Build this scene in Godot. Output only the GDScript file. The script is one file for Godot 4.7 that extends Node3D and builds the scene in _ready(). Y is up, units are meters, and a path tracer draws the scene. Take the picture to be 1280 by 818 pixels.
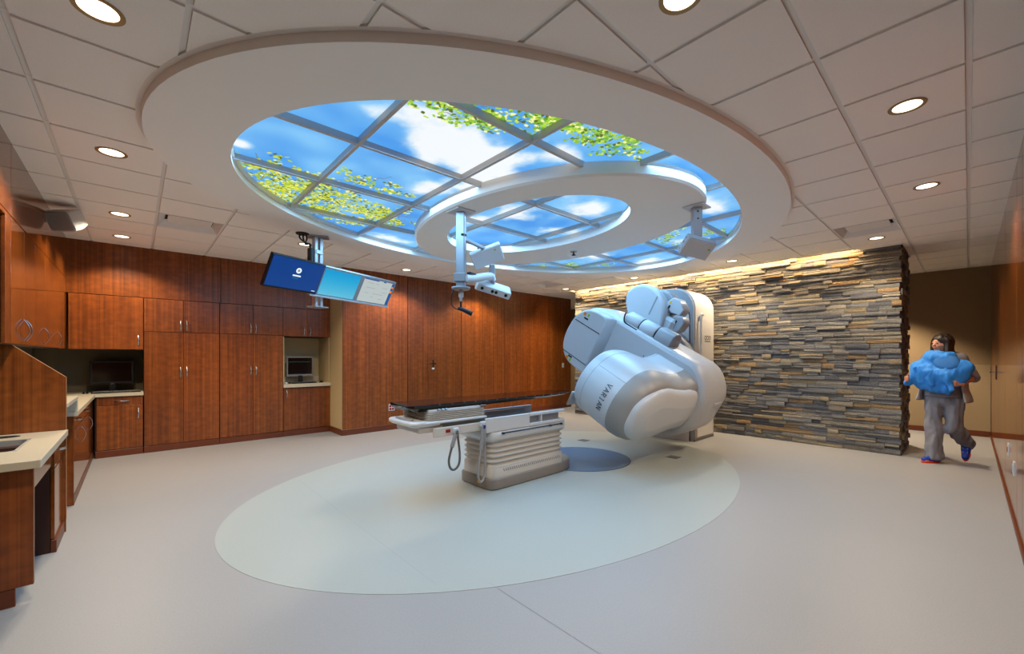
extends Node3D

# Treatment room with a luminous sky ceiling. World axes: x runs along the wood wall, -z along the stone wall, y up, metres.

const CEIL := 2.95
const OC := Vector2(3.5, -3.52)        # centre of the ceiling ovals (x, z)

var M := {}
var WD := []
var WG := []
var taken := {}
var rng := RandomNumberGenerator.new()


func _ready():
	rng.seed = 7
	setup_camera_and_light()
	make_materials()
	build_floor()
	build_ceiling()
	build_walls()
	build_stone_wall()
	build_sky_ceiling()
	build_downlights()
	build_cove_light()
	build_back_cabinets()
	build_left_cabinets()
	build_linac()
	build_couch()
	build_ceiling_devices()
	build_small_things()
	build_person()


func setup_camera_and_light():
	var cam := Camera3D.new()
	cam.name = "camera"
	cam.projection = Camera3D.PROJECTION_FRUSTUM
	cam.near = 0.05
	cam.far = 60.0
	var f := 519.4
	cam.size = 0.05 * 818.0 / f
	cam.frustum_offset = Vector2(0.05 * (640.0 - 648.0) / f, 0.05 * (444.7 - 409.0) / f)
	cam.position = Vector3(0, 1.4, 0)
	cam.rotation_degrees = Vector3(0, -42.7, 0)
	cam.current = true
	add_child(cam)
	var we := WorldEnvironment.new()
	var e := Environment.new()
	e.background_mode = Environment.BG_COLOR
	e.background_color = Color(0, 0, 0)
	e.tonemap_mode = Environment.TONE_MAPPER_LINEAR
	e.tonemap_exposure = 1.1
	e.sdfgi_enabled = true
	e.ssao_enabled = true
	e.ssil_enabled = true
	we.environment = e
	add_child(we)


# ---------------------------------------------------------------- helpers

func numbered(called: String) -> String:
	if not taken.has(called):
		taken[called] = 0
		return called
	taken[called] += 1
	return "%s_%03d" % [called, taken[called]]


func thing(called: String, label: String, category: String, at := Vector3.ZERO, group := "") -> Node3D:
	var o := Node3D.new()
	o.name = numbered(called)
	o.position = at
	tag(o, label, category, group)
	add_child(o)
	return o


func tag(o: Node, label: String, category: String, group := "") -> void:
	o.set_meta("label", label)
	o.set_meta("category", category)
	if group != "":
		o.set_meta("group", group)


func struct(called: String, label := "") -> Node3D:
	var o := Node3D.new()
	o.name = called
	o.set_meta("kind", "structure")
	if label != "":
		o.set_meta("label", label)
	add_child(o)
	return o


func new_st() -> SurfaceTool:
	var st := SurfaceTool.new()
	st.begin(Mesh.PRIMITIVE_TRIANGLES)
	return st


func commit(st: SurfaceTool, called: String, m: Material, parent: Node, label := "") -> MeshInstance3D:
	st.generate_normals()
	return put(st.commit(), called, m, parent, label)


func put(mesh: Mesh, called: String, m: Material, parent: Node, label := "") -> MeshInstance3D:
	var o := MeshInstance3D.new()
	o.mesh = mesh
	o.material_override = m
	o.name = numbered(called) if parent == self else called
	if label != "":
		o.set_meta("label", label)
	parent.add_child(o, true)
	return o


# closed triangle lists with one winding; flipped so that the faces look outwards
func emit(st: SurfaceTool, smooth: PackedVector3Array, flat := PackedVector3Array()) -> void:
	var v := 0.0
	for t in [smooth, flat]:
		for i in range(0, t.size(), 3):
			v += t[i].dot(t[i + 1].cross(t[i + 2]))
	var flip := v > 0.0
	for k in 2:
		var t: PackedVector3Array = smooth if k == 0 else flat
		st.set_smooth_group(0 if k == 0 else -1)
		for i in range(0, t.size(), 3):
			st.add_vertex(t[i])
			st.add_vertex(t[i + 2] if flip else t[i + 1])
			st.add_vertex(t[i + 1] if flip else t[i + 2])


func quad(a: PackedVector3Array, p: Vector3, q: Vector3, r: Vector3, s: Vector3) -> void:
	a.append(p); a.append(q); a.append(r)
	a.append(p); a.append(r); a.append(s)


# box with chamfered edges
func box(st: SurfaceTool, c: Vector3, s: Vector3, bev := 0.0, b := Basis()) -> void:
	var h := s * 0.5
	var t := PackedVector3Array()
	bev = minf(bev, minf(h.x, minf(h.y, h.z)) * 0.9)
	var P := func(x: float, y: float, z: float) -> Vector3: return c + b * Vector3(x, y, z)
	if bev <= 0.0:
		var v := []
		for i in 8:
			v.append(P.call(h.x if i & 1 else -h.x, h.y if i & 2 else -h.y, h.z if i & 4 else -h.z))
		for f in [[0, 2, 3, 1], [4, 5, 7, 6], [0, 1, 5, 4], [2, 6, 7, 3], [0, 4, 6, 2], [1, 3, 7, 5]]:
			quad(t, v[f[0]], v[f[1]], v[f[2]], v[f[3]])
		emit(st, PackedVector3Array(), t)
		return
	# vertex (corner i, axis a): the corner moved in along the two other axes, lying on face a
	var vv := []
	for i in 8:
		var sx := 1.0 if i & 1 else -1.0
		var sy := 1.0 if i & 2 else -1.0
		var sz := 1.0 if i & 4 else -1.0
		vv.append([P.call(sx * h.x, sy * (h.y - bev), sz * (h.z - bev)), P.call(sx * (h.x - bev), sy * h.y, sz * (h.z - bev)), P.call(sx * (h.x - bev), sy * (h.y - bev), sz * h.z)])
	var faces := [[0, 2, 3, 1], [4, 5, 7, 6], [0, 1, 5, 4], [2, 6, 7, 3], [0, 4, 6, 2], [1, 3, 7, 5]]
	var ax := [2, 2, 1, 1, 0, 0]
	for k in 6:
		var f: Array = faces[k]
		quad(t, vv[f[0]][ax[k]], vv[f[1]][ax[k]], vv[f[2]][ax[k]], vv[f[3]][ax[k]])
		for j in 4:
			var i0: int = f[j]
			var i1: int = f[(j + 1) % 4]
			# the neighbouring face across the edge i0-i1
			for k2 in range(k + 1, 6):
				var g: Array = faces[k2]
				if i0 in g and i1 in g:
					quad(t, vv[i1][ax[k]], vv[i0][ax[k]], vv[i0][ax[k2]], vv[i1][ax[k2]])
	for i in 8:
		var odd: bool = ((i & 1) + ((i >> 1) & 1) + ((i >> 2) & 1)) % 2 == 1
		if odd:
			t.append(vv[i][0]); t.append(vv[i][1]); t.append(vv[i][2])
		else:
			t.append(vv[i][0]); t.append(vv[i][2]); t.append(vv[i][1])
	emit(st, PackedVector3Array(), t)


func box_part(called: String, m: Material, parent: Node, c: Vector3, s: Vector3, bev := 0.0, b := Basis(), label := "") -> MeshInstance3D:
	var st := new_st()
	box(st, c, s, bev, b)
	return commit(st, called, m, parent, label)


# rings of equal length joined side by side; ends closed
func loft(st: SurfaceTool, rings: Array, closed_ends := true, smooth := true) -> void:
	var side := PackedVector3Array()
	var ends := PackedVector3Array()
	for i in rings.size() - 1:
		var a: PackedVector3Array = rings[i]
		var b: PackedVector3Array = rings[i + 1]
		var n := a.size()
		for j in n:
			var k := (j + 1) % n
			quad(side, a[j], a[k], b[k], b[j])
	if closed_ends:
		for e in 2:
			var r: PackedVector3Array = rings[0] if e == 0 else rings[rings.size() - 1]
			var c := Vector3.ZERO
			for p in r:
				c += p
			c /= r.size()
			for j in r.size():
				var k := (j + 1) % r.size()
				ends.append(c)
				ends.append(r[k] if e == 0 else r[j])
				ends.append(r[j] if e == 0 else r[k])
	if smooth:
		emit(st, side, ends)
	else:
		side.append_array(ends)
		emit(st, PackedVector3Array(), side)


# a ring of four loops (tube of rectangular section) closed on itself
func loft_closed(st: SurfaceTool, rings: Array) -> void:
	var t := PackedVector3Array()
	for i in rings.size():
		var a: PackedVector3Array = rings[i]
		var b: PackedVector3Array = rings[(i + 1) % rings.size()]
		for j in a.size():
			var k := (j + 1) % a.size()
			quad(t, a[j], a[k], b[k], b[j])
	# facets along the band are fine; smooth round it would blunt the edges
	emit(st, PackedVector3Array(), t)


# polygon in the local xy plane, extruded along local z from z0 to z1
func prism(st: SurfaceTool, poly: PackedVector2Array, z0: float, z1: float, xf := Transform3D(), smooth_sides := false) -> void:
	var idx := Geometry2D.triangulate_polygon(poly)
	var side := PackedVector3Array()
	var ends := PackedVector3Array()
	var ccw := not Geometry2D.is_polygon_clockwise(poly)
	for i in range(0, idx.size(), 3):
		var a := poly[idx[i]]
		var b := poly[idx[i + 1]]
		var c := poly[idx[i + 2]]
		if (b - a).cross(c - a) < 0.0:
			var q := b
			b = c
			c = q
		# counter-clockwise seen from +z
		for p in [a, b, c]:
			ends.append(xf * Vector3(p.x, p.y, z1))
		for p in [a, c, b]:
			ends.append(xf * Vector3(p.x, p.y, z0))
	var n := poly.size()
	for j in n:
		var a := poly[j] if ccw else poly[n - 1 - j]
		var b := poly[(j + 1) % n] if ccw else poly[(2 * n - 2 - j) % n]
		quad(side, xf * Vector3(a.x, a.y, z0), xf * Vector3(b.x, b.y, z0), xf * Vector3(b.x, b.y, z1), xf * Vector3(a.x, a.y, z1))
	if smooth_sides:
		emit(st, side, ends)
	else:
		side.append_array(ends)
		emit(st, PackedVector3Array(), side)


# frame whose local xy is (u, v) and local z is u x v
func frame(o: Vector3, u: Vector3, v: Vector3) -> Transform3D:
	return Transform3D(Basis(u, v, u.cross(v)), o)


# poly given in (x, z) of the world, extruded upwards
func flat_prism(st: SurfaceTool, poly: PackedVector2Array, y0: float, y1: float, smooth_sides := false) -> void:
	prism(st, poly, -y1, -y0, Transform3D(Basis(Vector3(1, 0, 0), Vector3(0, 0, 1), Vector3(0, -1, 0)), Vector3.ZERO), smooth_sides)


func tube(st: SurfaceTool, pts: Array, r: float, n := 8, r2 := -1.0) -> void:
	var rings := []
	var up := Vector3(0.31, 0.87, 0.38)
	for i in pts.size():
		var d: Vector3 = (pts[mini(i + 1, pts.size() - 1)] - pts[maxi(i - 1, 0)]).normalized()
		if absf(d.dot(up)) > 0.95:
			up = Vector3(0.9, 0.1, -0.4)
		var a := d.cross(up).normalized()
		var b := d.cross(a).normalized()
		up = -b if b.dot(up) < 0 else b
		a = d.cross(up).normalized()
		b = up - d * up.dot(d)
		b = b.normalized()
		var rr: float = r if r2 < 0.0 else lerpf(r, r2, float(i) / maxf(1.0, pts.size() - 1.0))
		var ring := PackedVector3Array()
		for j in n:
			var t := TAU * j / n
			ring.append(pts[i] + (a * cos(t) + b * sin(t)) * rr)
		rings.append(ring)
	loft(st, rings)


func curve(pts: Array, per := 6) -> Array:
	var out := []
	for i in pts.size() - 1:
		var p0: Vector3 = pts[maxi(i - 1, 0)]
		var p1: Vector3 = pts[i]
		var p2: Vector3 = pts[i + 1]
		var p3: Vector3 = pts[mini(i + 2, pts.size() - 1)]
		for k in per:
			out.append(p1.cubic_interpolate(p2, p0, p3, float(k) / per))
	out.append(pts[pts.size() - 1])
	return out


# profile of (radius, height) turned about local y
func lathe(st: SurfaceTool, prof: Array, xf := Transform3D(), n := 24, smooth := true) -> void:
	var rings := []
	for p in prof:
		var ring := PackedVector3Array()
		for j in n:
			var t := TAU * j / n
			ring.append(xf * Vector3(maxf(p.x, 0.0004) * cos(t), p.y, maxf(p.x, 0.0004) * sin(t)))
		rings.append(ring)
	loft(st, rings, true, smooth)


func at_y(p: Vector3) -> Transform3D:
	return Transform3D(Basis(), p)


func along(p: Vector3, d: Vector3) -> Transform3D:
	# local y points along d
	var y := d.normalized()
	var x := y.cross(Vector3(0.2, 0.3, 0.93)).normalized()
	return Transform3D(Basis(x, y, x.cross(y)), p)


func ellipse(c: Vector2, rx: float, rz: float, n := 128) -> PackedVector2Array:
	var p := PackedVector2Array()
	for i in n:
		var t := TAU * i / n
		p.append(c + Vector2(cos(t) * rx, sin(t) * rz))
	return p


func loop_at(poly: PackedVector2Array, y: float) -> PackedVector3Array:
	var r := PackedVector3Array()
	for p in poly:
		r.append(Vector3(p.x, y, p.y))
	return r


func rect(x0: float, y0: float, x1: float, y1: float) -> PackedVector2Array:
	return PackedVector2Array([Vector2(x0, y0), Vector2(x1, y0), Vector2(x1, y1), Vector2(x0, y1)])


func round_rect(x0: float, y0: float, x1: float, y1: float, r: float, n := 6) -> PackedVector2Array:
	var p := PackedVector2Array()
	var cs := [Vector2(x1 - r, y0 + r), Vector2(x1 - r, y1 - r), Vector2(x0 + r, y1 - r), Vector2(x0 + r, y0 + r)]
	for k in 4:
		for i in n + 1:
			var t := -PI / 2 + k * PI / 2 + PI / 2 * i / n
			p.append(cs[k] + Vector2(cos(t), sin(t)) * r)
	return p


# text as thin solid lettering; local x reads along u, local y is up along v
func lettering(text: String, size: float, o: Vector3, u: Vector3, v: Vector3, m: Material, parent: Node, called := "lettering", bold := false, label := "") -> MeshInstance3D:
	var tm := TextMesh.new()
	var sf := SystemFont.new()
	sf.font_names = PackedStringArray(["Droid Sans"])
	if bold:
		sf.font_weight = 700
	tm.font = sf
	tm.text = text
	tm.font_size = 32
	tm.pixel_size = size / 32.0
	tm.depth = 0.002
	tm.curve_step = 2.0
	var n := put(tm, called, m, parent, label)
	n.transform = Transform3D(Basis(u, v, u.cross(v)), o)
	return n


# ---------------------------------------------------------------- materials

func mat(called: String, c: Color, rough := 0.6, metal := 0.0, spec := 0.5) -> StandardMaterial3D:
	var m := StandardMaterial3D.new()
	m.resource_name = called
	m.albedo_color = c
	m.roughness = rough
	m.metallic = metal
	m.metallic_specular = spec
	return m


func noise(freq: float, seed_: int, oct := 4, type := FastNoiseLite.TYPE_SIMPLEX_SMOOTH) -> FastNoiseLite:
	var n := FastNoiseLite.new()
	n.noise_type = type
	n.frequency = freq
	n.seed = seed_
	n.fractal_octaves = oct
	return n


func noise_tex(freq: float, seed_: int, a: Color, b: Color, size := 256, oct := 4) -> NoiseTexture2D:
	var t := NoiseTexture2D.new()
	t.width = size
	t.height = size
	t.seamless = true
	t.noise = noise(freq, seed_, oct)
	var g := Gradient.new()
	g.set_color(0, a)
	g.set_color(1, b)
	t.color_ramp = g
	return t


func bump_tex(freq: float, seed_: int, strength: float, size := 256) -> NoiseTexture2D:
	var t := NoiseTexture2D.new()
	t.width = size
	t.height = size
	t.seamless = true
	t.noise = noise(freq, seed_, 5)
	t.as_normal_map = true
	t.bump_strength = strength
	return t


# cherry veneer: upright streaks with faint cross figure; tiles in both directions
func wood_image() -> ImageTexture:
	var w := 512
	var h := 512
	var im := Image.create(w, h, false, Image.FORMAT_RGB8)
	var n1 := noise(0.02, 11, 3)
	var n2 := noise(0.09, 12, 2)
	var n3 := noise(0.012, 13, 3)
	var n4 := noise(0.035, 14, 2)
	var lo := Color(0.37, 0.175, 0.050)
	var hi := Color(0.63, 0.345, 0.125)
	var R := w / TAU
	for x in w:
		var ca := cos(TAU * x / w) * R
		var sa := sin(TAU * x / w) * R
		var streak := n1.get_noise_2d(ca * 3.2, sa * 3.2) * 0.55 + n2.get_noise_2d(ca * 2.6, sa * 2.6) * 0.3
		for y in h:
			var fy := absf(float(y) - h * 0.5)
			var fig := n4.get_noise_3d(ca * 0.5, sa * 0.5, fy * 2.4)
			var drift := n3.get_noise_3d(ca * 2.0, sa * 2.0, fy * 0.35)
			var v := clampf(0.5 + streak * 0.62 + fig * 0.24 + drift * 0.35, 0.0, 1.0)
			im.set_pixel(x, y, lo.lerp(hi, v))
	return ImageTexture.create_from_image(im)


func make_materials():
	var wt := wood_image()
	var offs := [Vector3(0, 0, 0), Vector3(0.31, 0.4, 0.17), Vector3(0.67, 0.7, 0.52), Vector3(0.13, 0.22, 0.81), Vector3(0.49, 0.9, 0.36)]
	var tints := [Color(1, 1, 1), Color(0.93, 0.92, 0.9), Color(1.0, 0.98, 0.96), Color(0.96, 0.94, 0.95), Color(0.98, 0.99, 1.0)]
	for k in 5:
		for g in 2:
			var m := mat("cherry_veneer", tints[k], 0.32 if g == 0 else 0.09)
			m.albedo_texture = wt
			m.uv1_triplanar = true
			m.uv1_world_triplanar = true
			m.uv1_scale = Vector3(0.9, 0.33, 0.9)
			m.uv1_offset = offs[k]
			m.uv1_triplanar_sharpness = 8.0
			if g == 0:
				WD.append(m)
			else:
				WG.append(m)
	var fl := mat("grey_sheet_floor", Color(1, 1, 1), 0.42)
	fl.albedo_texture = noise_tex(0.22, 3, Color(0.555, 0.55, 0.55), Color(0.61, 0.605, 0.605), 512, 3)
	fl.uv1_triplanar = true
	fl.uv1_world_triplanar = true
	fl.uv1_scale = Vector3(0.9, 0.9, 0.9)
	M.floor = fl
	var ov := mat("pale_sheet_floor", Color(1, 1, 1), 0.42)
	ov.albedo_texture = noise_tex(0.2, 5, Color(0.605, 0.625, 0.61), Color(0.645, 0.665, 0.65), 512, 3)
	ov.uv1_triplanar = true
	ov.uv1_world_triplanar = true
	ov.uv1_scale = Vector3(0.9, 0.9, 0.9)
	M.oval = ov
	M.turn = mat("painted_steel_disc", Color(0.36, 0.46, 0.56), 0.25, 0.0)
	M.seam = mat("dark_joint", Color(0.10, 0.09, 0.085), 0.7)
	var tl := mat("mineral_tile", Color(1, 1, 1), 0.95, 0.0, 0.2)
	tl.albedo_texture = noise_tex(0.35, 21, Color(0.94, 0.92, 0.89), Color(0.975, 0.955, 0.93), 256, 3)
	tl.uv1_triplanar = true
	tl.uv1_world_triplanar = true
	tl.uv1_scale = Vector3(1.3, 1.3, 1.3)
	M.tile = tl
	M.grid = mat("white_grid_steel", Color(0.88, 0.87, 0.855), 0.5)
	M.soffit = mat("painted_plasterboard", Color(0.955, 0.94, 0.915), 0.85, 0.0, 0.3)
	M.beige = mat("beige_paint", Color(0.58, 0.49, 0.37), 0.75, 0.0, 0.3)
	M.beige_low = mat("beige_wall_panel", Color(0.63, 0.55, 0.43), 0.6, 0.0, 0.4)
	M.cream = mat("cream_paint", Color(0.74, 0.66, 0.50), 0.7, 0.0, 0.3)
	M.olive = mat("taupe_wall_paint", Color(0.40, 0.355, 0.27), 0.6, 0.0, 0.4)
	M.board = mat("cherry_baseboard", Color(0.40, 0.19, 0.085), 0.4)
	M.carcass = mat("dark_cabinet_inside", Color(0.22, 0.10, 0.05), 0.5)
	var ct := mat("speckled_solid_surface", Color(1, 1, 1), 0.3)
	ct.albedo_texture = noise_tex(0.4, 31, Color(0.72, 0.67, 0.57), Color(0.83, 0.79, 0.70), 256, 3)
	ct.uv1_triplanar = true
	ct.uv1_world_triplanar = true
	ct.uv1_scale = Vector3(2, 2, 2)
	M.counter = ct
	M.steel = mat("brushed_steel", Color(0.72, 0.72, 0.72), 0.25, 1.0)
	M.alu = mat("anodised_aluminium", Color(0.70, 0.73, 0.76), 0.35, 0.85)
	M.black = mat("black_plastic", Color(0.028, 0.028, 0.03), 0.4)
	M.gloss_black = mat("black_carbon_gloss", Color(0.012, 0.013, 0.016), 0.12)
	M.screen_off = mat("dark_glass", Color(0.035, 0.028, 0.028), 0.12)
	M.white = mat("white_enamel", Color(0.80, 0.81, 0.82), 0.33)
	M.lin_white = mat("white_moulded_cover", Color(0.77, 0.775, 0.78), 0.3)
	M.lin_soft = mat("pale_grey_cover", Color(0.70, 0.705, 0.715), 0.32)
	M.lin_silver = mat("silver_band_paint", Color(0.60, 0.585, 0.565), 0.42, 0.1)
	M.lin_beige = mat("warm_white_cover", Color(0.78, 0.765, 0.74), 0.4)
	M.lin_grey = mat("grey_cover", Color(0.56, 0.56, 0.57), 0.35)
	M.rubber = mat("grey_rubber", Color(0.36, 0.35, 0.34), 0.5)
	M.base_grey = mat("grey_base_cover", Color(0.50, 0.475, 0.45), 0.45)
	M.bellow = mat("pleated_bellows_vinyl", Color(0.76, 0.745, 0.72), 0.5)
	M.yellow = mat("yellow_sticker", Color(0.85, 0.68, 0.05), 0.5)
	M.orange = mat("orange_sticker", Color(0.85, 0.45, 0.05), 0.5)
	M.green = mat("green_sticker", Color(0.45, 0.72, 0.10), 0.5)
	M.red = mat("red_plastic", Color(0.55, 0.04, 0.05), 0.5)
	M.blue_mark = mat("blue_plastic", Color(0.04, 0.13, 0.42), 0.5)
	M.ink = mat("dark_print", Color(0.16, 0.17, 0.19), 0.6)
	M.speaker = mat("grey_speaker_cover", Color(0.74, 0.73, 0.72), 0.6)
	M.void_dark = mat("dark_slot", Color(0.02, 0.02, 0.02), 0.8)
	M.bronze = mat("gold_trim_ring", Color(0.62, 0.50, 0.33), 0.35, 0.4)
	M.lamp = mat("lit_lamp_lens", Color(1, 1, 1), 0.4)
	M.lamp.emission_enabled = true
	M.lamp.emission = Color(1.0, 0.93, 0.80)
	M.lamp.emission_energy_multiplier = 3.0
	M.strip = mat("lit_strip_lamp", Color(1, 1, 1), 0.4)
	M.strip.emission_enabled = true
	M.strip.emission = Color(1.0, 0.90, 0.72)
	M.strip.emission_energy_multiplier = 2.5
	var sl := mat("split_slate", Color(1, 1, 1), 0.8, 0.0, 0.35)
	sl.vertex_color_use_as_albedo = true
	sl.albedo_texture = noise_tex(0.05, 41, Color(0.74, 0.74, 0.74), Color(1, 1, 0.99), 256, 5)
	sl.uv1_triplanar = true
	sl.uv1_world_triplanar = true
	sl.uv1_scale = Vector3(2.6, 5.0, 2.6)
	sl.normal_enabled = true
	sl.normal_texture = bump_tex(0.06, 43, 6.0)
	sl.normal_scale = 1.0
	M.slate = sl
	M.bar = mat("sky_bar_steel", Color(0.76, 0.75, 0.74), 0.4)
	M.mortar = mat("dark_wall_backing", Color(0.12, 0.11, 0.10), 0.9)
	M.skin = mat("skin", Color(0.80, 0.56, 0.44), 0.55)
	M.hair = mat("dark_brown_hair", Color(0.10, 0.05, 0.03), 0.5)
	M.scrub = mat("grey_scrub_cloth", Color(0.47, 0.47, 0.50), 0.85)
	M.jacket = mat("pale_grey_jacket_cloth", Color(0.70, 0.69, 0.69), 0.85)
	M.gown = mat("blue_nonwoven_cloth", Color(0.16, 0.52, 0.86), 0.7)
	M.gown_dark = mat("mid_blue_cloth", Color(0.14, 0.42, 0.70), 0.75)
	M.shoe = mat("blue_shoe_mesh", Color(0.04, 0.22, 0.62), 0.6)
	M.shoe_sole = mat("orange_sole", Color(0.90, 0.22, 0.05), 0.6)
	M.lip = mat("lip", Color(0.62, 0.28, 0.25), 0.5)
	M.navy = glow("navy_screen", Color(0.0, 0.22, 0.51), 0.95)
	M.cyan = screen_cyan()
	M.ui = glow("pale_screen", Color(0.76, 0.80, 0.80), 0.8)
	M.ui_blue = glow("blue_screen_bar", Color(0.0, 0.33, 0.62), 0.8)
	M.ui_orange = glow("orange_screen_block", Color(1.0, 0.58, 0.0), 0.9)
	M.ui_white = glow("white_screen_mark", Color(0.92, 0.97, 0.98), 0.9)
	M.ui_grey = glow("grey_screen_line", Color(0.62, 0.66, 0.67), 0.75)
	M.ui_teal = glow("teal_screen_mark", Color(0.10, 0.40, 0.62), 0.7)


func glow(called: String, c: Color, e: float) -> StandardMaterial3D:
	var m := mat(called, Color(0.02, 0.02, 0.02), 0.3)
	m.emission_enabled = true
	m.emission = c
	m.emission_energy_multiplier = e
	return m


func screen_cyan() -> StandardMaterial3D:
	# a desktop wallpaper: cyan running to pale blue at its lower edge
	var m := mat("cyan_screen", Color(0.02, 0.02, 0.02), 0.3)
	var t := GradientTexture2D.new()
	t.width = 64
	t.height = 64
	var g := Gradient.new()
	g.set_color(0, Color(0.0, 0.60, 0.83))
	g.set_color(1, Color(0.38, 0.74, 0.86))
	t.gradient = g
	t.fill_from = Vector2(0, 0)
	t.fill_to = Vector2(0, 1)
	m.emission_enabled = true
	m.emission_texture = t
	m.emission = Color(1, 1, 1)
	m.emission_operator = BaseMaterial3D.EMISSION_OP_MULTIPLY
	m.emission_energy_multiplier = 0.9
	return m


# ---------------------------------------------------------------- room

func build_floor():
	var fl := struct("floor")
	box_part("floor_slab", M.floor, fl, Vector3(4.85, -0.06, -4.6), Vector3(12.2, 0.12, 10.4))
	var st := new_st()
	flat_prism(st, ellipse(Vector2(3.5, -3.66), 3.07, 2.19, 160), 0.0, 0.002, true)
	commit(st, "floor_oval", M.oval, fl, "pale oval of sheet flooring laid into the grey floor")
	st = new_st()
	lathe(st, [Vector2(0.0, 0.0), Vector2(0.675, 0.0), Vector2(0.675, 0.003), Vector2(0.0, 0.003)], at_y(Vector3(4.46, 0.0, -3.6)), 72, false)
	commit(st, "disc_joint", M.seam, fl)
	st = new_st()
	lathe(st, [Vector2(0.0, 0.0), Vector2(0.667, 0.0), Vector2(0.667, 0.005), Vector2(0.0, 0.005)], at_y(Vector3(4.46, 0.0, -3.6)), 72, false)
	commit(st, "turntable_disc", M.turn, fl, "blue grey steel turntable disc set in the floor")
	for p in [Vector3(5.44, 0.003, -2.75), Vector3(5.43, 0.003, -4.30)]:
		box_part("floor_plate", M.rubber, fl, p, Vector3(0.15, 0.006, 0.15), 0.002)
	# welded joints of the sheet flooring
	for s in [[Vector3(1.35, 0, -2.2), Vector3(1.35, 0, -5.1)], [Vector3(1.6, 0, -0.1), Vector3(1.6, 0, -2.0)]]:
		box_part("sheet_joint", mat("joint_thread", Color(0.56, 0.56, 0.56), 0.5), fl, (s[0] + s[1]) * 0.5 + Vector3(0, 0.0018, 0), Vector3(0.002, 0.0006, absf(s[0].z - s[1].z)))


func room_outline() -> PackedVector2Array:
	return PackedVector2Array([Vector2(-0.66, 0.26), Vector2(10.75, 0.26), Vector2(10.75, -9.5), Vector2(8.80, -9.5), Vector2(8.80, -7.40), Vector2(2.655, -7.40), Vector2(2.655, -8.01), Vector2(-0.66, -8.01)])


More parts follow.
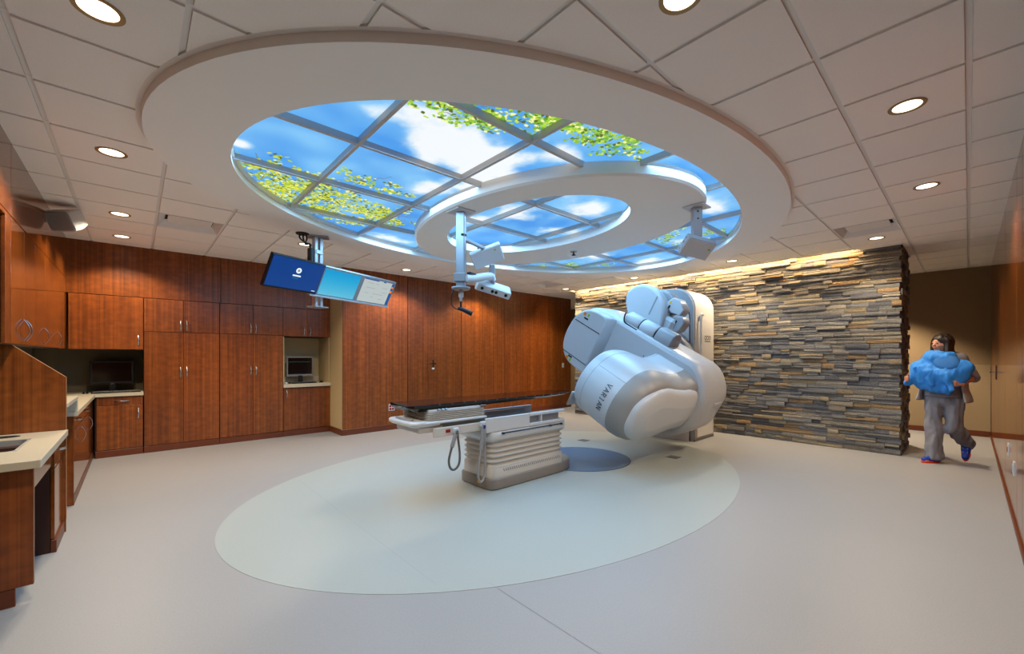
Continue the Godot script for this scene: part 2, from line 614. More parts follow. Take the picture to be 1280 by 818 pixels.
func build_ceiling():
	var ce := struct("ceiling")
	box_part("ceiling_slab", M.soffit, ce, Vector3(4.85, 3.19, -4.6), Vector3(12.2, 0.14, 10.4))
	var room := room_outline()
	var cut := ellipse(OC, 3.45, 2.48, 96)
	var slab := rect(7.66, -6.48, 8.95, -0.62)
	var xs := []
	for k in range(-1, 20):
		xs.append(-0.432 + 0.609 * k)
	var zs := [0.30, 0.0]
	for k in 16:
		zs.append(-0.54 - 0.60 * k)
	for i in xs.size() - 1:
		for j in zs.size() - 1:
			# the three ceiling diffusers take a whole tile each
			var mid := Vector2((xs[i] + xs[i + 1]) * 0.5, (zs[j] + zs[j + 1]) * 0.5)
			var is_vent := false
			for v in vent_tiles():
				if absf(v.x - mid.x) < 0.2 and absf(v.y - mid.y) < 0.2:
					is_vent = true
			if is_vent:
				continue
			var g := 0.014
			var r := rect(xs[i] + g, zs[j + 1] + g, xs[i + 1] - g, zs[j] - g)
			for a in Geometry2D.intersect_polygons(r, room):
				for b in Geometry2D.clip_polygons(a, cut):
					for c in Geometry2D.clip_polygons(b, slab):
						if Geometry2D.is_polygon_clockwise(c) and false:
							continue
						if c.size() < 3 or area(c) < 0.004:
							continue
						var st := new_st()
						flat_prism(st, c, CEIL - 0.007, CEIL + 0.014)
						commit(st, "ceiling_tile", M.tile, ce)
	# grid runners, seen in the joints between the tiles
	var lines := []
	for x in xs:
		lines.append([Vector2(x, 0.3), Vector2(x, -9.5)])
	for z in zs:
		lines.append([Vector2(-0.7, z), Vector2(10.8, z)])
	for l in lines:
		for a in Geometry2D.intersect_polyline_with_polygon(PackedVector2Array(l), room):
			for b in Geometry2D.clip_polyline_with_polygon(a, cut):
				for c in Geometry2D.clip_polyline_with_polygon(b, slab):
					if c.size() < 2:
						continue
					var p: Vector2 = c[0]
					var q: Vector2 = c[c.size() - 1]
					if p.distance_to(q) < 0.03:
						continue
					var m := (p + q) * 0.5
					var d := (q - p).abs()
					box_part("grid_runner", M.grid, ce, Vector3(m.x, CEIL + (0.009 if d.x > d.y else 0.0105), m.y), Vector3(maxf(d.x, 0.026), 0.012, maxf(d.y, 0.026)))
	# edge angle round the walls
	for e in [[Vector2(-0.66, 0.26), Vector2(-0.66, -8.01)], [Vector2(-0.66, -8.01), Vector2(2.655, -8.01)], [Vector2(2.655, -7.40), Vector2(8.80, -7.40)], [Vector2(-0.66, 0.26), Vector2(10.75, 0.26)], [Vector2(10.75, 0.26), Vector2(10.75, -9.5)]]:
		var m: Vector2 = (e[0] + e[1]) * 0.5
		var d: Vector2 = (e[1] - e[0]).abs()
		box_part("edge_angle", M.grid, ce, Vector3(m.x, CEIL + 0.003, m.y), Vector3(maxf(d.x, 0.044), 0.01, maxf(d.y, 0.044)))
	# wide painted oval ring with its small reveal strip
	var st2 := new_st()
	loft_closed(st2, [loop_at(ellipse(OC, 3.50, 2.53), CEIL - 0.008), loop_at(ellipse(OC, 3.50, 2.53), CEIL + 0.03), loop_at(ellipse(OC, 3.40, 2.43), CEIL + 0.03), loop_at(ellipse(OC, 3.40, 2.43), CEIL - 0.008)])
	commit(st2, "reveal_strip", M.grid, ce)
	st2 = new_st()
	loft_closed(st2, [loop_at(ellipse(OC, 3.47, 2.50), 2.892), loop_at(ellipse(OC, 3.48, 2.51), CEIL + 0.06), loop_at(ellipse(OC, 3.0, 2.085), CEIL + 0.06), loop_at(ellipse(OC, 2.99, 2.075), 2.892)])
	commit(st2, "soffit_ring", M.soffit, ce, "wide flat painted oval ring around the lit sky panels")
	# the smaller disc hung inside the opening, itself open in the middle
	var dc := Vector2(3.62, -3.52)
	var hc := Vector2(3.39, -3.48)
	st2 = new_st()
	var o0 := ellipse(dc, 1.315, 1.885)
	var o1 := ellipse(dc, 1.335, 1.905)
	var i0 := ellipse(hc, 0.785, 1.25)
	loft_closed(st2, [loop_at(o0, 2.868), loop_at(o1, 2.885), loop_at(o1, 2.985), loop_at(i0, 2.985), loop_at(i0, 2.868)])
	commit(st2, "inner_soffit_ring", M.soffit, ce, "smaller painted oval ring hanging inside the sky ceiling")


func area(p: PackedVector2Array) -> float:
	var a := 0.0
	for i in p.size():
		a += p[i].cross(p[(i + 1) % p.size()])
	return absf(a) * 0.5


func vent_tiles() -> Array:
	return [Vector2(0.4815, -6.24), Vector2(6.5715, -0.84), Vector2(6.5715, -6.24)]


func build_walls():
	# left wall, painted, with the flush glossy soffit above the cabinets
	var w := struct("wall_left")
	box_part("wall_core", M.olive, w, Vector3(-1.10, 1.55, -4.3), Vector3(0.16, 3.1, 9.4))
	w = struct("trim_1")
	box_part("soffit_core", M.carcass, w, Vector3(-0.85, 2.72, -4.2), Vector3(0.335, 0.56, 8.85))
	for k in 5:
		var z0 := 0.24 - k * 1.65
		box_part("soffit_panel", WG[k % 5], w, Vector3(-0.67, 2.683, z0 - 0.825), Vector3(0.02, 0.534, 1.644), 0.002)
	w = struct("wall_back")
	box_part("wall_core", M.olive, w, Vector3(0.82, 1.55, -8.72), Vector3(3.9, 3.1, 0.16))
	w = struct("trim_2")
	box_part("soffit_core", M.carcass, w, Vector3(1.0, 2.61, -8.335), Vector3(3.28, 0.74, 0.60))
	for s in [[-0.664, 0.992], [0.998, 2.65]]:
		box_part("soffit_panel", WD[1 if s[0] < 0 else 3], w, Vector3((s[0] + s[1]) * 0.5, 2.590, -8.02), Vector3(s[1] - s[0], 0.716, 0.02), 0.002)
	# wood panelled wall with its cream end return
	w = struct("wall_panelled")
	box_part("wall_core", M.cream, w, Vector3(5.725, 1.55, -8.04), Vector3(6.14, 3.1, 1.24))
	box_part("panel_backing", M.seam, w, Vector3(5.725, 1.52, -7.4205), Vector3(6.13, 2.86, 0.004))
	var xs := [2.655, 3.897, 5.155, 6.393, 7.843, 8.795]
	for i in 5:
		var st := new_st()
		box(st, Vector3((xs[i] + xs[i + 1]) * 0.5, 1.525, -7.41 if i < 4 else -7.412), Vector3(xs[i + 1] - xs[i] - 0.013, 2.85, 0.02), 0.002)
		commit(st, "wall_panel", WD[i % 5], w)
	var b := struct("baseboard_panelled")
	box_part("board", M.board, b, Vector3(5.72, 0.052, -7.393), Vector3(6.15, 0.104, 0.014), 0.003)
	box_part("board", M.board, b, Vector3(2.648, 0.052, -7.70), Vector3(0.014, 0.104, 0.60), 0.003)
	# glossy panelled wall beside the camera
	w = struct("wall_right")
	box_part("wall_core", M.carcass, w, Vector3(4.85, 1.55, 0.36), Vector3(12.0, 3.1, 0.16))
	xs = [-1.02, 0.9, 2.4, 3.6, 4.656, 5.165, 6.717, 8.19, 9.35, 10.74]
	for i in 9:
		box_part("wall_panel", WG[(i * 2) % 5], w, Vector3((xs[i] + xs[i + 1]) * 0.5, 1.475, 0.27), Vector3(xs[i + 1] - xs[i] - 0.012, 2.94, 0.02), 0.002)
	box_part("floor_strip", M.board, w, Vector3(4.85, 0.02, 0.254), Vector3(11.7, 0.04, 0.012), 0.002)
	# corridor behind the stone wall
	w = struct("wall_corridor")
	box_part("wall_core", M.beige, w, Vector3(10.84, 1.55, -4.6), Vector3(0.16, 3.1, 10.0))
	for k in 6:
		box_part("lower_panel", M.beige_low, w, Vector3(10.755, 0.665, 0.26 - 1.63 * (k + 0.5)), Vector3(0.014, 1.14, 1.626), 0.002)
	b = struct("baseboard_corridor")
	box_part("board", M.board, b, Vector3(10.742, 0.048, -4.6), Vector3(0.016, 0.096, 9.7), 0.003)
	w = struct("wall_far")
	box_part("wall_core", M.beige, w, Vector3(9.8, 1.55, -9.58), Vector3(2.2, 3.1, 0.16))


# ledge stone: courses of split slate strips, each a piece of its own
func build_stone_wall():
	var w := struct("wall_stone")
	box_part("wall_core", M.mortar, w, Vector3(8.40, 1.52, -3.555), Vector3(1.04, 3.04, 5.78))
	var r := RandomNumberGenerator.new()
	r.seed = 99
	var pal := [Color(0.17, 0.17, 0.185), Color(0.235, 0.22, 0.20), Color(0.30, 0.265, 0.21), Color(0.33, 0.285, 0.21), Color(0.37, 0.29, 0.18), Color(0.36, 0.24, 0.13), Color(0.25, 0.245, 0.24), Color(0.20, 0.195, 0.195), Color(0.29, 0.26, 0.215), Color(0.15, 0.15, 0.165), Color(0.42, 0.36, 0.27), Color(0.24, 0.23, 0.21), Color(0.21, 0.205, 0.20), Color(0.27, 0.25, 0.22)]
	var pieces := []
	var y := 0.0
	while y < CEIL - 0.005:
		var h: float = minf(r.randf_range(0.048, 0.078), CEIL + 0.02 - y)
		var z := -0.648 + r.randf_range(-0.01, 0.02)
		while z > -6.44:
			var l := r.randf_range(0.10, 0.36)
			if r.randf() < 0.15:
				l = r.randf_range(0.36, 0.52)
			var z1 := maxf(z - l, -6.45)
			if z1 < -6.34:
				z1 = -6.45 + r.randf_range(-0.012, 0.012)
			# some cells hold two thin strips
			var front := 7.845 - r.randf_range(0.0, 0.035) - (0.02 if r.randf() < 0.12 else 0.0)
			var c: Color = pal[r.randi() % pal.size()]
			c = c * r.randf_range(0.85, 1.2)
			if h > 0.056 and r.randf() < 0.22:
				var hh := h * r.randf_range(0.4, 0.6)
				pieces.append([front, y, y + hh, z, z1, c])
				pieces.append([front - r.randf_range(-0.02, 0.02), y + hh, y + h, z, z1, pal[r.randi() % pal.size()] * r.randf_range(0.85, 1.15)])
			else:
				pieces.append([front, y, y + h, z, z1, c])
			z = z1
		y += h
	# the 300 that show largest: by face area over squared distance
	var eye := Vector3(0, 1.4, 0)
	pieces.sort_custom(func(a, b): return apparent(a, eye) > apparent(b, eye))
	var rest := new_st()
	for i in pieces.size():
		if i < 298:
			var st := new_st()
			stone(st, pieces[i], r)
			commit(st, "stone", M.slate, w)
		else:
			stone(rest, pieces[i], r)
	# the end of the wall, turned towards the opening
	y = 0.0
	while y < CEIL - 0.005:
		var h: float = minf(r.randf_range(0.048, 0.078), CEIL + 0.02 - y)
		var x := 7.90
		while x < 8.92:
			var x1 := minf(x + r.randf_range(0.10, 0.4), 8.93)
			var c: Color = pal[r.randi() % pal.size()] * r.randf_range(0.8, 1.1)
			var f := -0.645 + r.randf_range(-0.01, 0.025)
			rest.set_color(c)
			box(rest, Vector3((x + x1) * 0.5, y + h * 0.5, f - 0.03), Vector3(x1 - x - 0.003, h - 0.003, 0.06), 0.004)
			x = x1
		y += h
	var o := commit(rest, "stone_courses", M.slate, w)
	o.set_meta("kind", "stuff")


func apparent(p: Array, eye: Vector3) -> float:
	var c := Vector3(p[0], (p[1] + p[2]) * 0.5, (p[3] + p[4]) * 0.5)
	var d := c - eye
	return (p[2] - p[1]) * (p[3] - p[4]) * absf(d.x) / pow(d.length(), 3.0)


# one strip: a split face with ragged front edge, 3 spans long
func stone(st: SurfaceTool, p: Array, r: RandomNumberGenerator) -> void:
	var c: Color = p[5]
	c.a = 1.0
	st.set_color(c)
	var back := 7.90
	var rings := []
	var n := 3
	for i in n:
		var t := float(i) / (n - 1)
		var z: float = lerpf(p[3] - 0.0015, p[4] + 0.0015, t)
		var f: float = p[0] + r.randf_range(-0.003, 0.003)
		var y0: float = p[1] + r.randf_range(0.0, 0.001)
		var y1: float = p[2] - r.randf_range(0.0, 0.001)
		rings.append(PackedVector3Array([Vector3(back, y0, z), Vector3(f + r.randf_range(0.002, 0.010), y0, z), Vector3(f, y0 + (y1 - y0) * r.randf_range(0.2, 0.45), z), Vector3(f + r.randf_range(0.0, 0.008), y0 + (y1 - y0) * r.randf_range(0.6, 0.85), z), Vector3(f + r.randf_range(0.002, 0.010), y1, z), Vector3(back, y1, z)]))
	loft(st, rings, true, false)


# ---------------------------------------------------------------- luminous sky ceiling

const SX0 := 0.4
const SX1 := 6.7
const SZ0 := -5.75
const SZ1 := -1.35

func sky_picture() -> ImageTexture:
	var ppm := 190.0
	var w := int((SX1 - SX0) * ppm)
	var h := int((SZ1 - SZ0) * ppm)
	var im := Image.create(w, h, false, Image.FORMAT_RGB8)
	var n1 := noise(0.9, 61, 5)
	var n2 := noise(0.35, 62, 3)
	# cloud banks: x, z, radius along x, radius along z, weight
	var banks := [[1.75, -2.70, 0.35, 0.45, 1.0], [1.42, -2.45, 0.25, 0.25, 0.8], [2.15, -2.62, 0.35, 0.30, 1.0], [2.33, -3.05, 0.30, 0.35, 1.1], [2.05, -3.50, 0.22, 0.30, 0.95], [2.6, -5.35, 0.35, 0.22, 0.9], [3.6, -2.80, 0.45, 0.28, 0.95], [3.1, -3.42, 0.35, 0.30, 0.85], [3.0, -3.95, 0.30, 0.25, 0.85], [4.47, -1.85, 0.45, 0.22, 1.0], [5.3, -4.05, 0.45, 0.35, 1.0], [0.58, -3.72, 0.12, 0.12, 0.8], [1.16, -2.62, 0.16, 0.14, 0.75], [6.4, -3.7, 0.3, 0.4, 0.9], [2.5, -2.2, 0.35, 0.22, 0.75], [4.4, -5.2, 0.4, 0.2, 0.7], [3.95, -3.5, 0.5, 0.4, 0.6], [5.6, -2.7, 0.3, 0.25, 0.75]]
	for j in h:
		var z := SZ0 + (j + 0.5) / ppm
		for i in w:
			var x := SX0 + (i + 0.5) / ppm
			var m := 0.0
			for b in banks:
				var dx: float = (x - b[0]) / b[2]
				var dz: float = (z - b[1]) / b[3]
				var q := dx * dx + dz * dz
				q *= 1.35
				if q < 4.0:
					m += b[4] * exp(-q)
			var c := Color(0.28, 0.60, 0.92).lerp(Color(0.50, 0.77, 0.97), clampf(0.5 + 0.9 * n2.get_noise_2d(x * 3.0, z * 3.0), 0.0, 1.0))
			if m > 0.02:
				var k := smoothstep(0.28, 0.85, m + 0.45 * n1.get_noise_2d(x * 2.4, z * 2.4))
				c = c.lerp(Color(0.95, 0.97, 0.985), k)
			im.set_pixel(i, j, c)
	# printed branches: clusters of leaves at (x, z, radius x, radius z, count)
	var r := RandomNumberGenerator.new()
	r.seed = 5
	var cl := [[0.75, -4.05, 0.22, 0.16, 110], [1.0, -4.25, 0.26, 0.22, 190], [1.4, -4.35, 0.30, 0.30, 260], [1.65, -3.75, 0.30, 0.12, 90], [1.95, -4.45, 0.34, 0.28, 230], [2.2, -4.62, 0.22, 0.18, 100], [1.75, -4.9, 0.35, 0.25, 200], [1.15, -3.95, 0.30, 0.12, 70], [0.95, -4.5, 0.3, 0.25, 150], [1.35, -4.75, 0.4, 0.28, 200], [1.45, -2.30, 0.22, 0.10, 110], [1.72, -2.20, 0.22, 0.12, 160], [1.98, -1.98, 0.26, 0.14, 190], [2.42, -1.86, 0.30, 0.11, 170], [2.75, -1.76, 0.22, 0.12, 120], [5.25, -5.35, 0.4, 0.25, 260], [5.6, -4.75, 0.35, 0.25, 200], [5.95, -4.3, 0.25, 0.2, 90], [5.35, -2.65, 0.35, 0.25, 90], [5.6, -2.2, 0.3, 0.2, 130], [5.15, -2.9, 0.3, 0.2, 60], [4.9, -5.0, 0.3, 0.2, 90]]
	for k in cl.size():
		var b: Array = cl[k]
		for q in 4:
			var a := Vector2(b[0] + r.randf_range(-1, 1) * b[2], b[1] + r.randf_range(-1, 1) * b[3])
			var e := a + Vector2(r.randf_range(-0.18, 0.18), r.randf_range(-0.12, 0.12))
			for s in 40:
				var p := a.lerp(e, s / 39.0) + Vector2(0, 0.02 * sin(s * 0.2))
				dot(im, (p - Vector2(SX0, SZ0)) * ppm, 0.9, 0.9, 0.0, Color(0.50, 0.36, 0.22))
		var sprigs := int(b[4] / (5.0 if k < 10 else 7.0))
		for w2 in sprigs:
			var c0 := Vector2(b[0] + r.randfn(0.0, 0.55) * b[2], b[1] + r.randfn(0.0, 0.55) * b[3])
			for q in r.randi_range(6, 16):
				var p := c0 + Vector2(r.randfn(0.0, 0.035), r.randfn(0.0, 0.028))
				var g := Color(0.95, 0.92, 0.24).lerp(Color(0.60, 0.76, 0.16), r.randf())
				if k >= 10:
					g = Color(0.80, 0.92, 0.28).lerp(Color(0.36, 0.62, 0.14), r.randf())
				var u := r.randf()
				if u < 0.16:
					g = Color(0.36, 0.40, 0.10)
				elif u < 0.30:
					g = Color(0.97, 0.97, 0.66)
				dot(im, (p - Vector2(SX0, SZ0)) * ppm, r.randf_range(2.2, 4.6), r.randf_range(1.3, 2.5), r.randf() * PI, g)
	return ImageTexture.create_from_image(im)


func dot(im: Image, c: Vector2, a: float, b: float, turn: float, col: Color) -> void:
	var ca := cos(turn)
	var sa := sin(turn)
	var k := int(ceil(maxf(a, b)))
	for j in range(-k, k + 1):
		for i in range(-k, k + 1):
			var u := (i * ca + j * sa) / a
			var v := (-i * sa + j * ca) / b
			if u * u + v * v <= 1.0:
				var x := int(c.x) + i
				var y := int(c.y) + j
				if x >= 0 and y >= 0 and x < im.get_width() and y < im.get_height():
					im.set_pixel(x, y, col)


const SKY_GLOW := 0.92
const SKY_LIGHT := 1.33

func build_sky_ceiling():
	var t := thing("sky_ceiling_light", "oval luminous ceiling of backlit sky panels printed with clouds and leaves", "ceiling light", Vector3(OC.x, 2.96, OC.y))
	var pm := mat("backlit_sky_print_light", Color(0.05, 0.05, 0.05), 0.5)
	pm.emission_enabled = true
	pm.emission_texture = sky_picture()
	pm.emission = Color(1, 1, 1)
	pm.emission_operator = BaseMaterial3D.EMISSION_OP_MULTIPLY
	pm.emission_energy_multiplier = SKY_GLOW
	pm.texture_repeat = false
	var cut := ellipse(OC, 3.05, 2.13, 96)
	var xs := []
	for k in 8:
		xs.append(1.21 + 0.915 * (k - 1))
	var zs := []
	for k in 6:
		zs.append(-3.04 - 0.885 * (k - 3) - 0.885)
	zs = [-1.27, -2.155, -3.04, -3.925, -4.81, -5.695]
	for i in xs.size() - 1:
		for j in zs.size() - 1:
			for p in Geometry2D.intersect_polygons(rect(xs[i] + 0.004, zs[j + 1] + 0.004, xs[i + 1] - 0.004, zs[j] - 0.004), cut):
				if area(p) < 0.01:
					continue
				put(panel_mesh(p), "sky_panel_light", pm, t).position = -t.position
			var c := Vector2((xs[i] + xs[i + 1]) * 0.5, (zs[j] + zs[j + 1]) * 0.5)
			var e := (c - OC) / Vector2(2.75, 1.9)
			var d1 := (c - Vector2(3.62, -3.52)) / Vector2(1.25, 1.8)
			var d2 := (c - Vector2(3.39, -3.48)) / Vector2(0.9, 1.3)
			if e.length() < 1.0 and (d1.length() > 1.0 or d2.length() < 1.0):
				var a := AreaLight3D.new()
				a.name = numbered("sky_light")
				a.area_size = Vector2(0.84, 0.82)
				a.light_color = Color(0.60, 0.82, 1.0)
				a.light_energy = SKY_LIGHT
				a.area_range = 20.0
				a.area_attenuation = 2.0
				a.shadow_enabled = true
				a.position = Vector3(c.x, 2.955, c.y)
				a.rotation_degrees = Vector3(-90, 0, 0)
				add_child(a)
	var lines := []
	for x in xs:
		lines.append([Vector2(x, -1.2), Vector2(x, -5.8)])
	for z in zs:
		lines.append([Vector2(0.2, z), Vector2(6.9, z)])
	for l in lines:
		for a in Geometry2D.intersect_polyline_with_polygon(PackedVector2Array(l), cut):
			var p: Vector2 = a[0]
			var q: Vector2 = a[a.size() - 1]
			var m := (p + q) * 0.5
			var d := (q - p).abs()
			if d.length() < 0.1:
				continue
			box_part("panel_bar", M.bar, t, Vector3(m.x, 2.9725 if d.x > d.y else 2.974, m.y) - t.position, Vector3(maxf(d.x, 0.030), 0.052, maxf(d.y, 0.030)), 0.002)
	var st := new_st()
	loft_closed(st, [loop_at(ellipse(OC, 3.05, 2.13), 2.955), loop_at(ellipse(OC, 3.05, 2.13), 3.03), loop_at(ellipse(OC, 2.975, 2.06), 3.03), loop_at(ellipse(OC, 2.975, 2.06), 2.955)])
	commit(st, "edge_channel", M.grid, t).position = -t.position


func panel_mesh(p: PackedVector2Array) -> ArrayMesh:
	var st := new_st()
	var idx := Geometry2D.triangulate_polygon(p)
	st.set_smooth_group(-1)
	for side in 2:
		for i in range(0, idx.size(), 3):
			var tri := [p[idx[i]], p[idx[i + 1]], p[idx[i + 2]]]
			var up: bool = (tri[1] - tri[0]).cross(tri[2] - tri[0]) > 0.0   # clockwise seen from above
			if up != (side == 1):
				tri.reverse()
			for v in tri:
				st.set_uv(Vector2((v.x - SX0) / (SX1 - SX0), (v.y - SZ0) / (SZ1 - SZ0)))
				st.add_vertex(Vector3(v.x, 2.995 if side == 0 else 3.007, v.y))
	var n := p.size()
	for j in n:
		var a := p[j]
		var b := p[(j + 1) % n]
		for v in [[a, 2.995], [b, 2.995], [b, 3.007], [a, 2.995], [b, 3.007], [a, 3.007]]:
			st.set_uv(Vector2((v[0].x - SX0) / (SX1 - SX0), (v[0].y - SZ0) / (SZ1 - SZ0)))
			st.add_vertex(Vector3(v[0].x, v[1], v[0].y))
	st.generate_normals()
	return st.commit()


# ---------------------------------------------------------------- lamps

const DOWN := 3.6

func build_downlights():
	var spots := [Vector2(-0.12, -2.63), Vector2(-0.13, -4.41), Vector2(-0.12, -6.27), Vector2(-0.125, -7.43), Vector2(1.725, -0.84), Vector2(3.505, -0.258), Vector2(5.286, -0.26), Vector2(7.15, -0.82), Vector2(7.16, -2.62), Vector2(7.28, -4.50), Vector2(7.33, -6.33), Vector2(1.731, -6.24), Vector2(3.59, -6.86), Vector2(5.45, -6.86)]
	var names := ["over the sink counter", "over the slanted fin panel", "over the corner desk counter", "close to the back cabinets", "beside the wide end of the oval ceiling", "above the glossy wall, nearer the oval ceiling", "above the glossy wall, nearer the stone wall", "near the free end of the stone wall", "before the middle of the stone wall", "above the treatment machine", "beside the gap between stone and wood walls", "behind the hanging screens", "before the second wood wall panel", "before the third wood wall panel"]
	for i in spots.size():
		var p: Vector2 = spots[i]
		downlight_at(p, names[i], DOWN, 65.0)
	for v in vent_tiles():
		var names_v := {0: "square ceiling air diffuser above the tall wood cabinets", 1: "square ceiling air diffuser near the free end of the stone wall", 2: "square ceiling air diffuser before the last wood wall panel"}
		var t := thing("air_diffuser", names_v[vent_tiles().find(v)], "air vent", Vector3(v.x, CEIL - 0.007, v.y), "ceiling air diffusers")
		var st := new_st()
		# pan with sloping sides and a flat plaque hung below the opening
		var l0 := PackedVector3Array()
		var l1 := PackedVector3Array()
		var l2 := PackedVector3Array()
		var l3 := PackedVector3Array()
		for s in [Vector2(-1, -1), Vector2(1, -1), Vector2(1, 1), Vector2(-1, 1)]:
			l0.append(Vector3(s.x * 0.29, 0.0, s.y * 0.286))
			l1.append(Vector3(s.x * 0.225, 0.075, s.y * 0.225))
			l2.append(Vector3(s.x * 0.225, 0.08, s.y * 0.225))
			l3.append(Vector3(s.x * 0.29, 0.012, s.y * 0.286))
		loft_closed(st, [l0, l1, l2, l3])
		commit(st, "pan", M.grid, t)
		box_part("throat", M.void_dark, t, Vector3(0, 0.085, 0), Vector3(0.45, 0.01, 0.45))
		box_part("plaque", M.grid, t, Vector3(0, 0.048, 0), Vector3(0.41, 0.012, 0.41), 0.003)


func lathe_ring(st: SurfaceTool, prof: Array, xf := Transform3D(), n := 32) -> void:
	var rings := []
	for p in prof:
		var ring := PackedVector3Array()
		for j in n:
			var a := TAU * j / n
			ring.append(xf * Vector3(p.x * cos(a), p.y, p.x * sin(a)))
		rings.append(ring)
	loft_closed(st, rings)


const COVE := 8.0

func build_cove_light():
	var t := thing("cove_light_strip", "long warm strip lamp in the ceiling slot along the stone wall", "strip light", Vector3(7.745, CEIL, -3.75))
	box_part("housing", M.soffit, t, Vector3(0.0, 0.11, 0.0), Vector3(0.165, 0.02, 5.35), 0.0)
	box_part("slot_side", M.soffit, t, Vector3(-0.078, 0.05, 0.0), Vector3(0.012, 0.11, 5.35))
	box_part("lamp_strip", M.strip, t, Vector3(-0.02, 0.09, 0.0), Vector3(0.05, 0.012, 5.30), 0.003)
	# plain closing piece where the lit slot ends
	box_part("end_filler", M.tile, t, Vector3(0.0, 0.004, 2.9), Vector3(0.165, 0.02, 0.45))
	var a := AreaLight3D.new()
	a.name = "cove_light"
	a.area_size = Vector2(0.05, 5.25)
	a.light_color = Color(1.0, 0.86, 0.66)
	a.light_energy = COVE
	a.area_range = 20.0
	a.area_attenuation = 2.0
	a.shadow_enabled = true
	a.position = Vector3(7.72, CEIL + 0.075, -3.75)
	a.rotation_degrees = Vector3(-90, 0, 0)
	add_child(a)
	# hidden lamps added to brighten the dark corridor behind the stone wall
	downlight_at(Vector2(9.8, -7.6), "added unseen in the far corridor beyond the wood wall", 5.0, 58.0)
	downlight_at(Vector2(9.75, -1.15), "added unseen in the corridor behind the stone wall", 14.0, 52.0)


func downlight_at(p: Vector2, where: String, energy: float, cone: float) -> void:
	var t := thing("recessed_downlight", "round recessed ceiling downlight with gold rim, " + where, "downlight", Vector3(p.x, CEIL - 0.0085, p.y), "recessed ceiling downlights")
	var st := new_st()
	lathe_ring(st, [Vector2(0.070, -0.002), Vector2(0.090, -0.004), Vector2(0.090, 0.0), Vector2(0.070, 0.012)])
	commit(st, "trim_ring", M.bronze, t)
	st = new_st()
	lathe(st, [Vector2(0.0, 0.0), Vector2(0.04, -0.0005), Vector2(0.072, 0.0), Vector2(0.072, 0.006), Vector2(0.0, 0.006)], Transform3D(), 32)
	commit(st, "lamp_lens", M.lamp, t)
	var l := SpotLight3D.new()
	l.name = numbered("downlight_beam")
	l.position = Vector3(p.x, CEIL - 0.02, p.y)
	l.rotation_degrees = Vector3(-90, 0, 0)
	l.light_color = Color(1.0, 0.92, 0.80)
	l.light_energy = energy
	l.light_size = 0.06
	l.spot_angle = cone
	l.spot_angle_attenuation = 0.5
	l.spot_range = 20.0
	l.spot_attenuation = 2.0
	l.shadow_enabled = true
	add_child(l)


# ---------------------------------------------------------------- a photo point on a known upright plane

func sight(px: float, py: float) -> Vector3:
	var a := (px - 648.0) / 519.4
	var th := deg_to_rad(47.3)
	return Vector3(a * sin(th) + cos(th), (444.7 - py) / 519.4, -(sin(th) - a * cos(th)))


func on_z(px: float, py: float, z: float) -> Vector3:
	var r := sight(px, py)
	return Vector3(0, 1.4, 0) + r * (z / r.z)


# ---------------------------------------------------------------- cabinets

# bowed bar pull: c on the door face, d along the bar, out away from the door
func bow(parent: Node, c: Vector3, d: Vector3, out: Vector3, l := 0.15) -> void:
	var pts := []
	for i in 11:
		var t := -1.0 + 0.2 * i
		pts.append(c + d * (t * l * 0.5) + out * (0.004 + 0.032 * (1.0 - t * t)))
	var st := new_st()
	var side := d.cross(out)
	var rings := []
	for i in 11:
		var ring := PackedVector3Array()
		for j in 8:
			var a := TAU * j / 8
			ring.append(pts[i] + side * cos(a) * 0.008 + out * sin(a) * 0.0045)
		rings.append(ring)
	loft(st, rings)
	commit(st, "handle", M.steel, parent, "bowed steel pull")


# door or drawer front facing +z (plane z) or +x (plane x)
func front_z(t: Node3D, called: String, x0: float, x1: float, y0: float, y1: float, z: float, m: Material) -> MeshInstance3D:
	return box_part(called, m, t, Vector3((x0 + x1) * 0.5, (y0 + y1) * 0.5, z - 0.01) - t.position, Vector3(x1 - x0 - 0.005, y1 - y0 - 0.005, 0.02), 0.0015)


func front_x(t: Node3D, called: String, z0: float, z1: float, y0: float, y1: float, x: float, m: Material) -> MeshInstance3D:
	return box_part(called, m, t, Vector3(x - 0.01, (y0 + y1) * 0.5, (z0 + z1) * 0.5) - t.position, Vector3(0.02, y1 - y0 - 0.005, absf(z1 - z0) - 0.005), 0.0015)


func carcass(t: Node3D, lo: Vector3, hi: Vector3, m: Material) -> void:
	box_part("body", m, t, (lo + hi) * 0.5 - t.position, hi - lo)


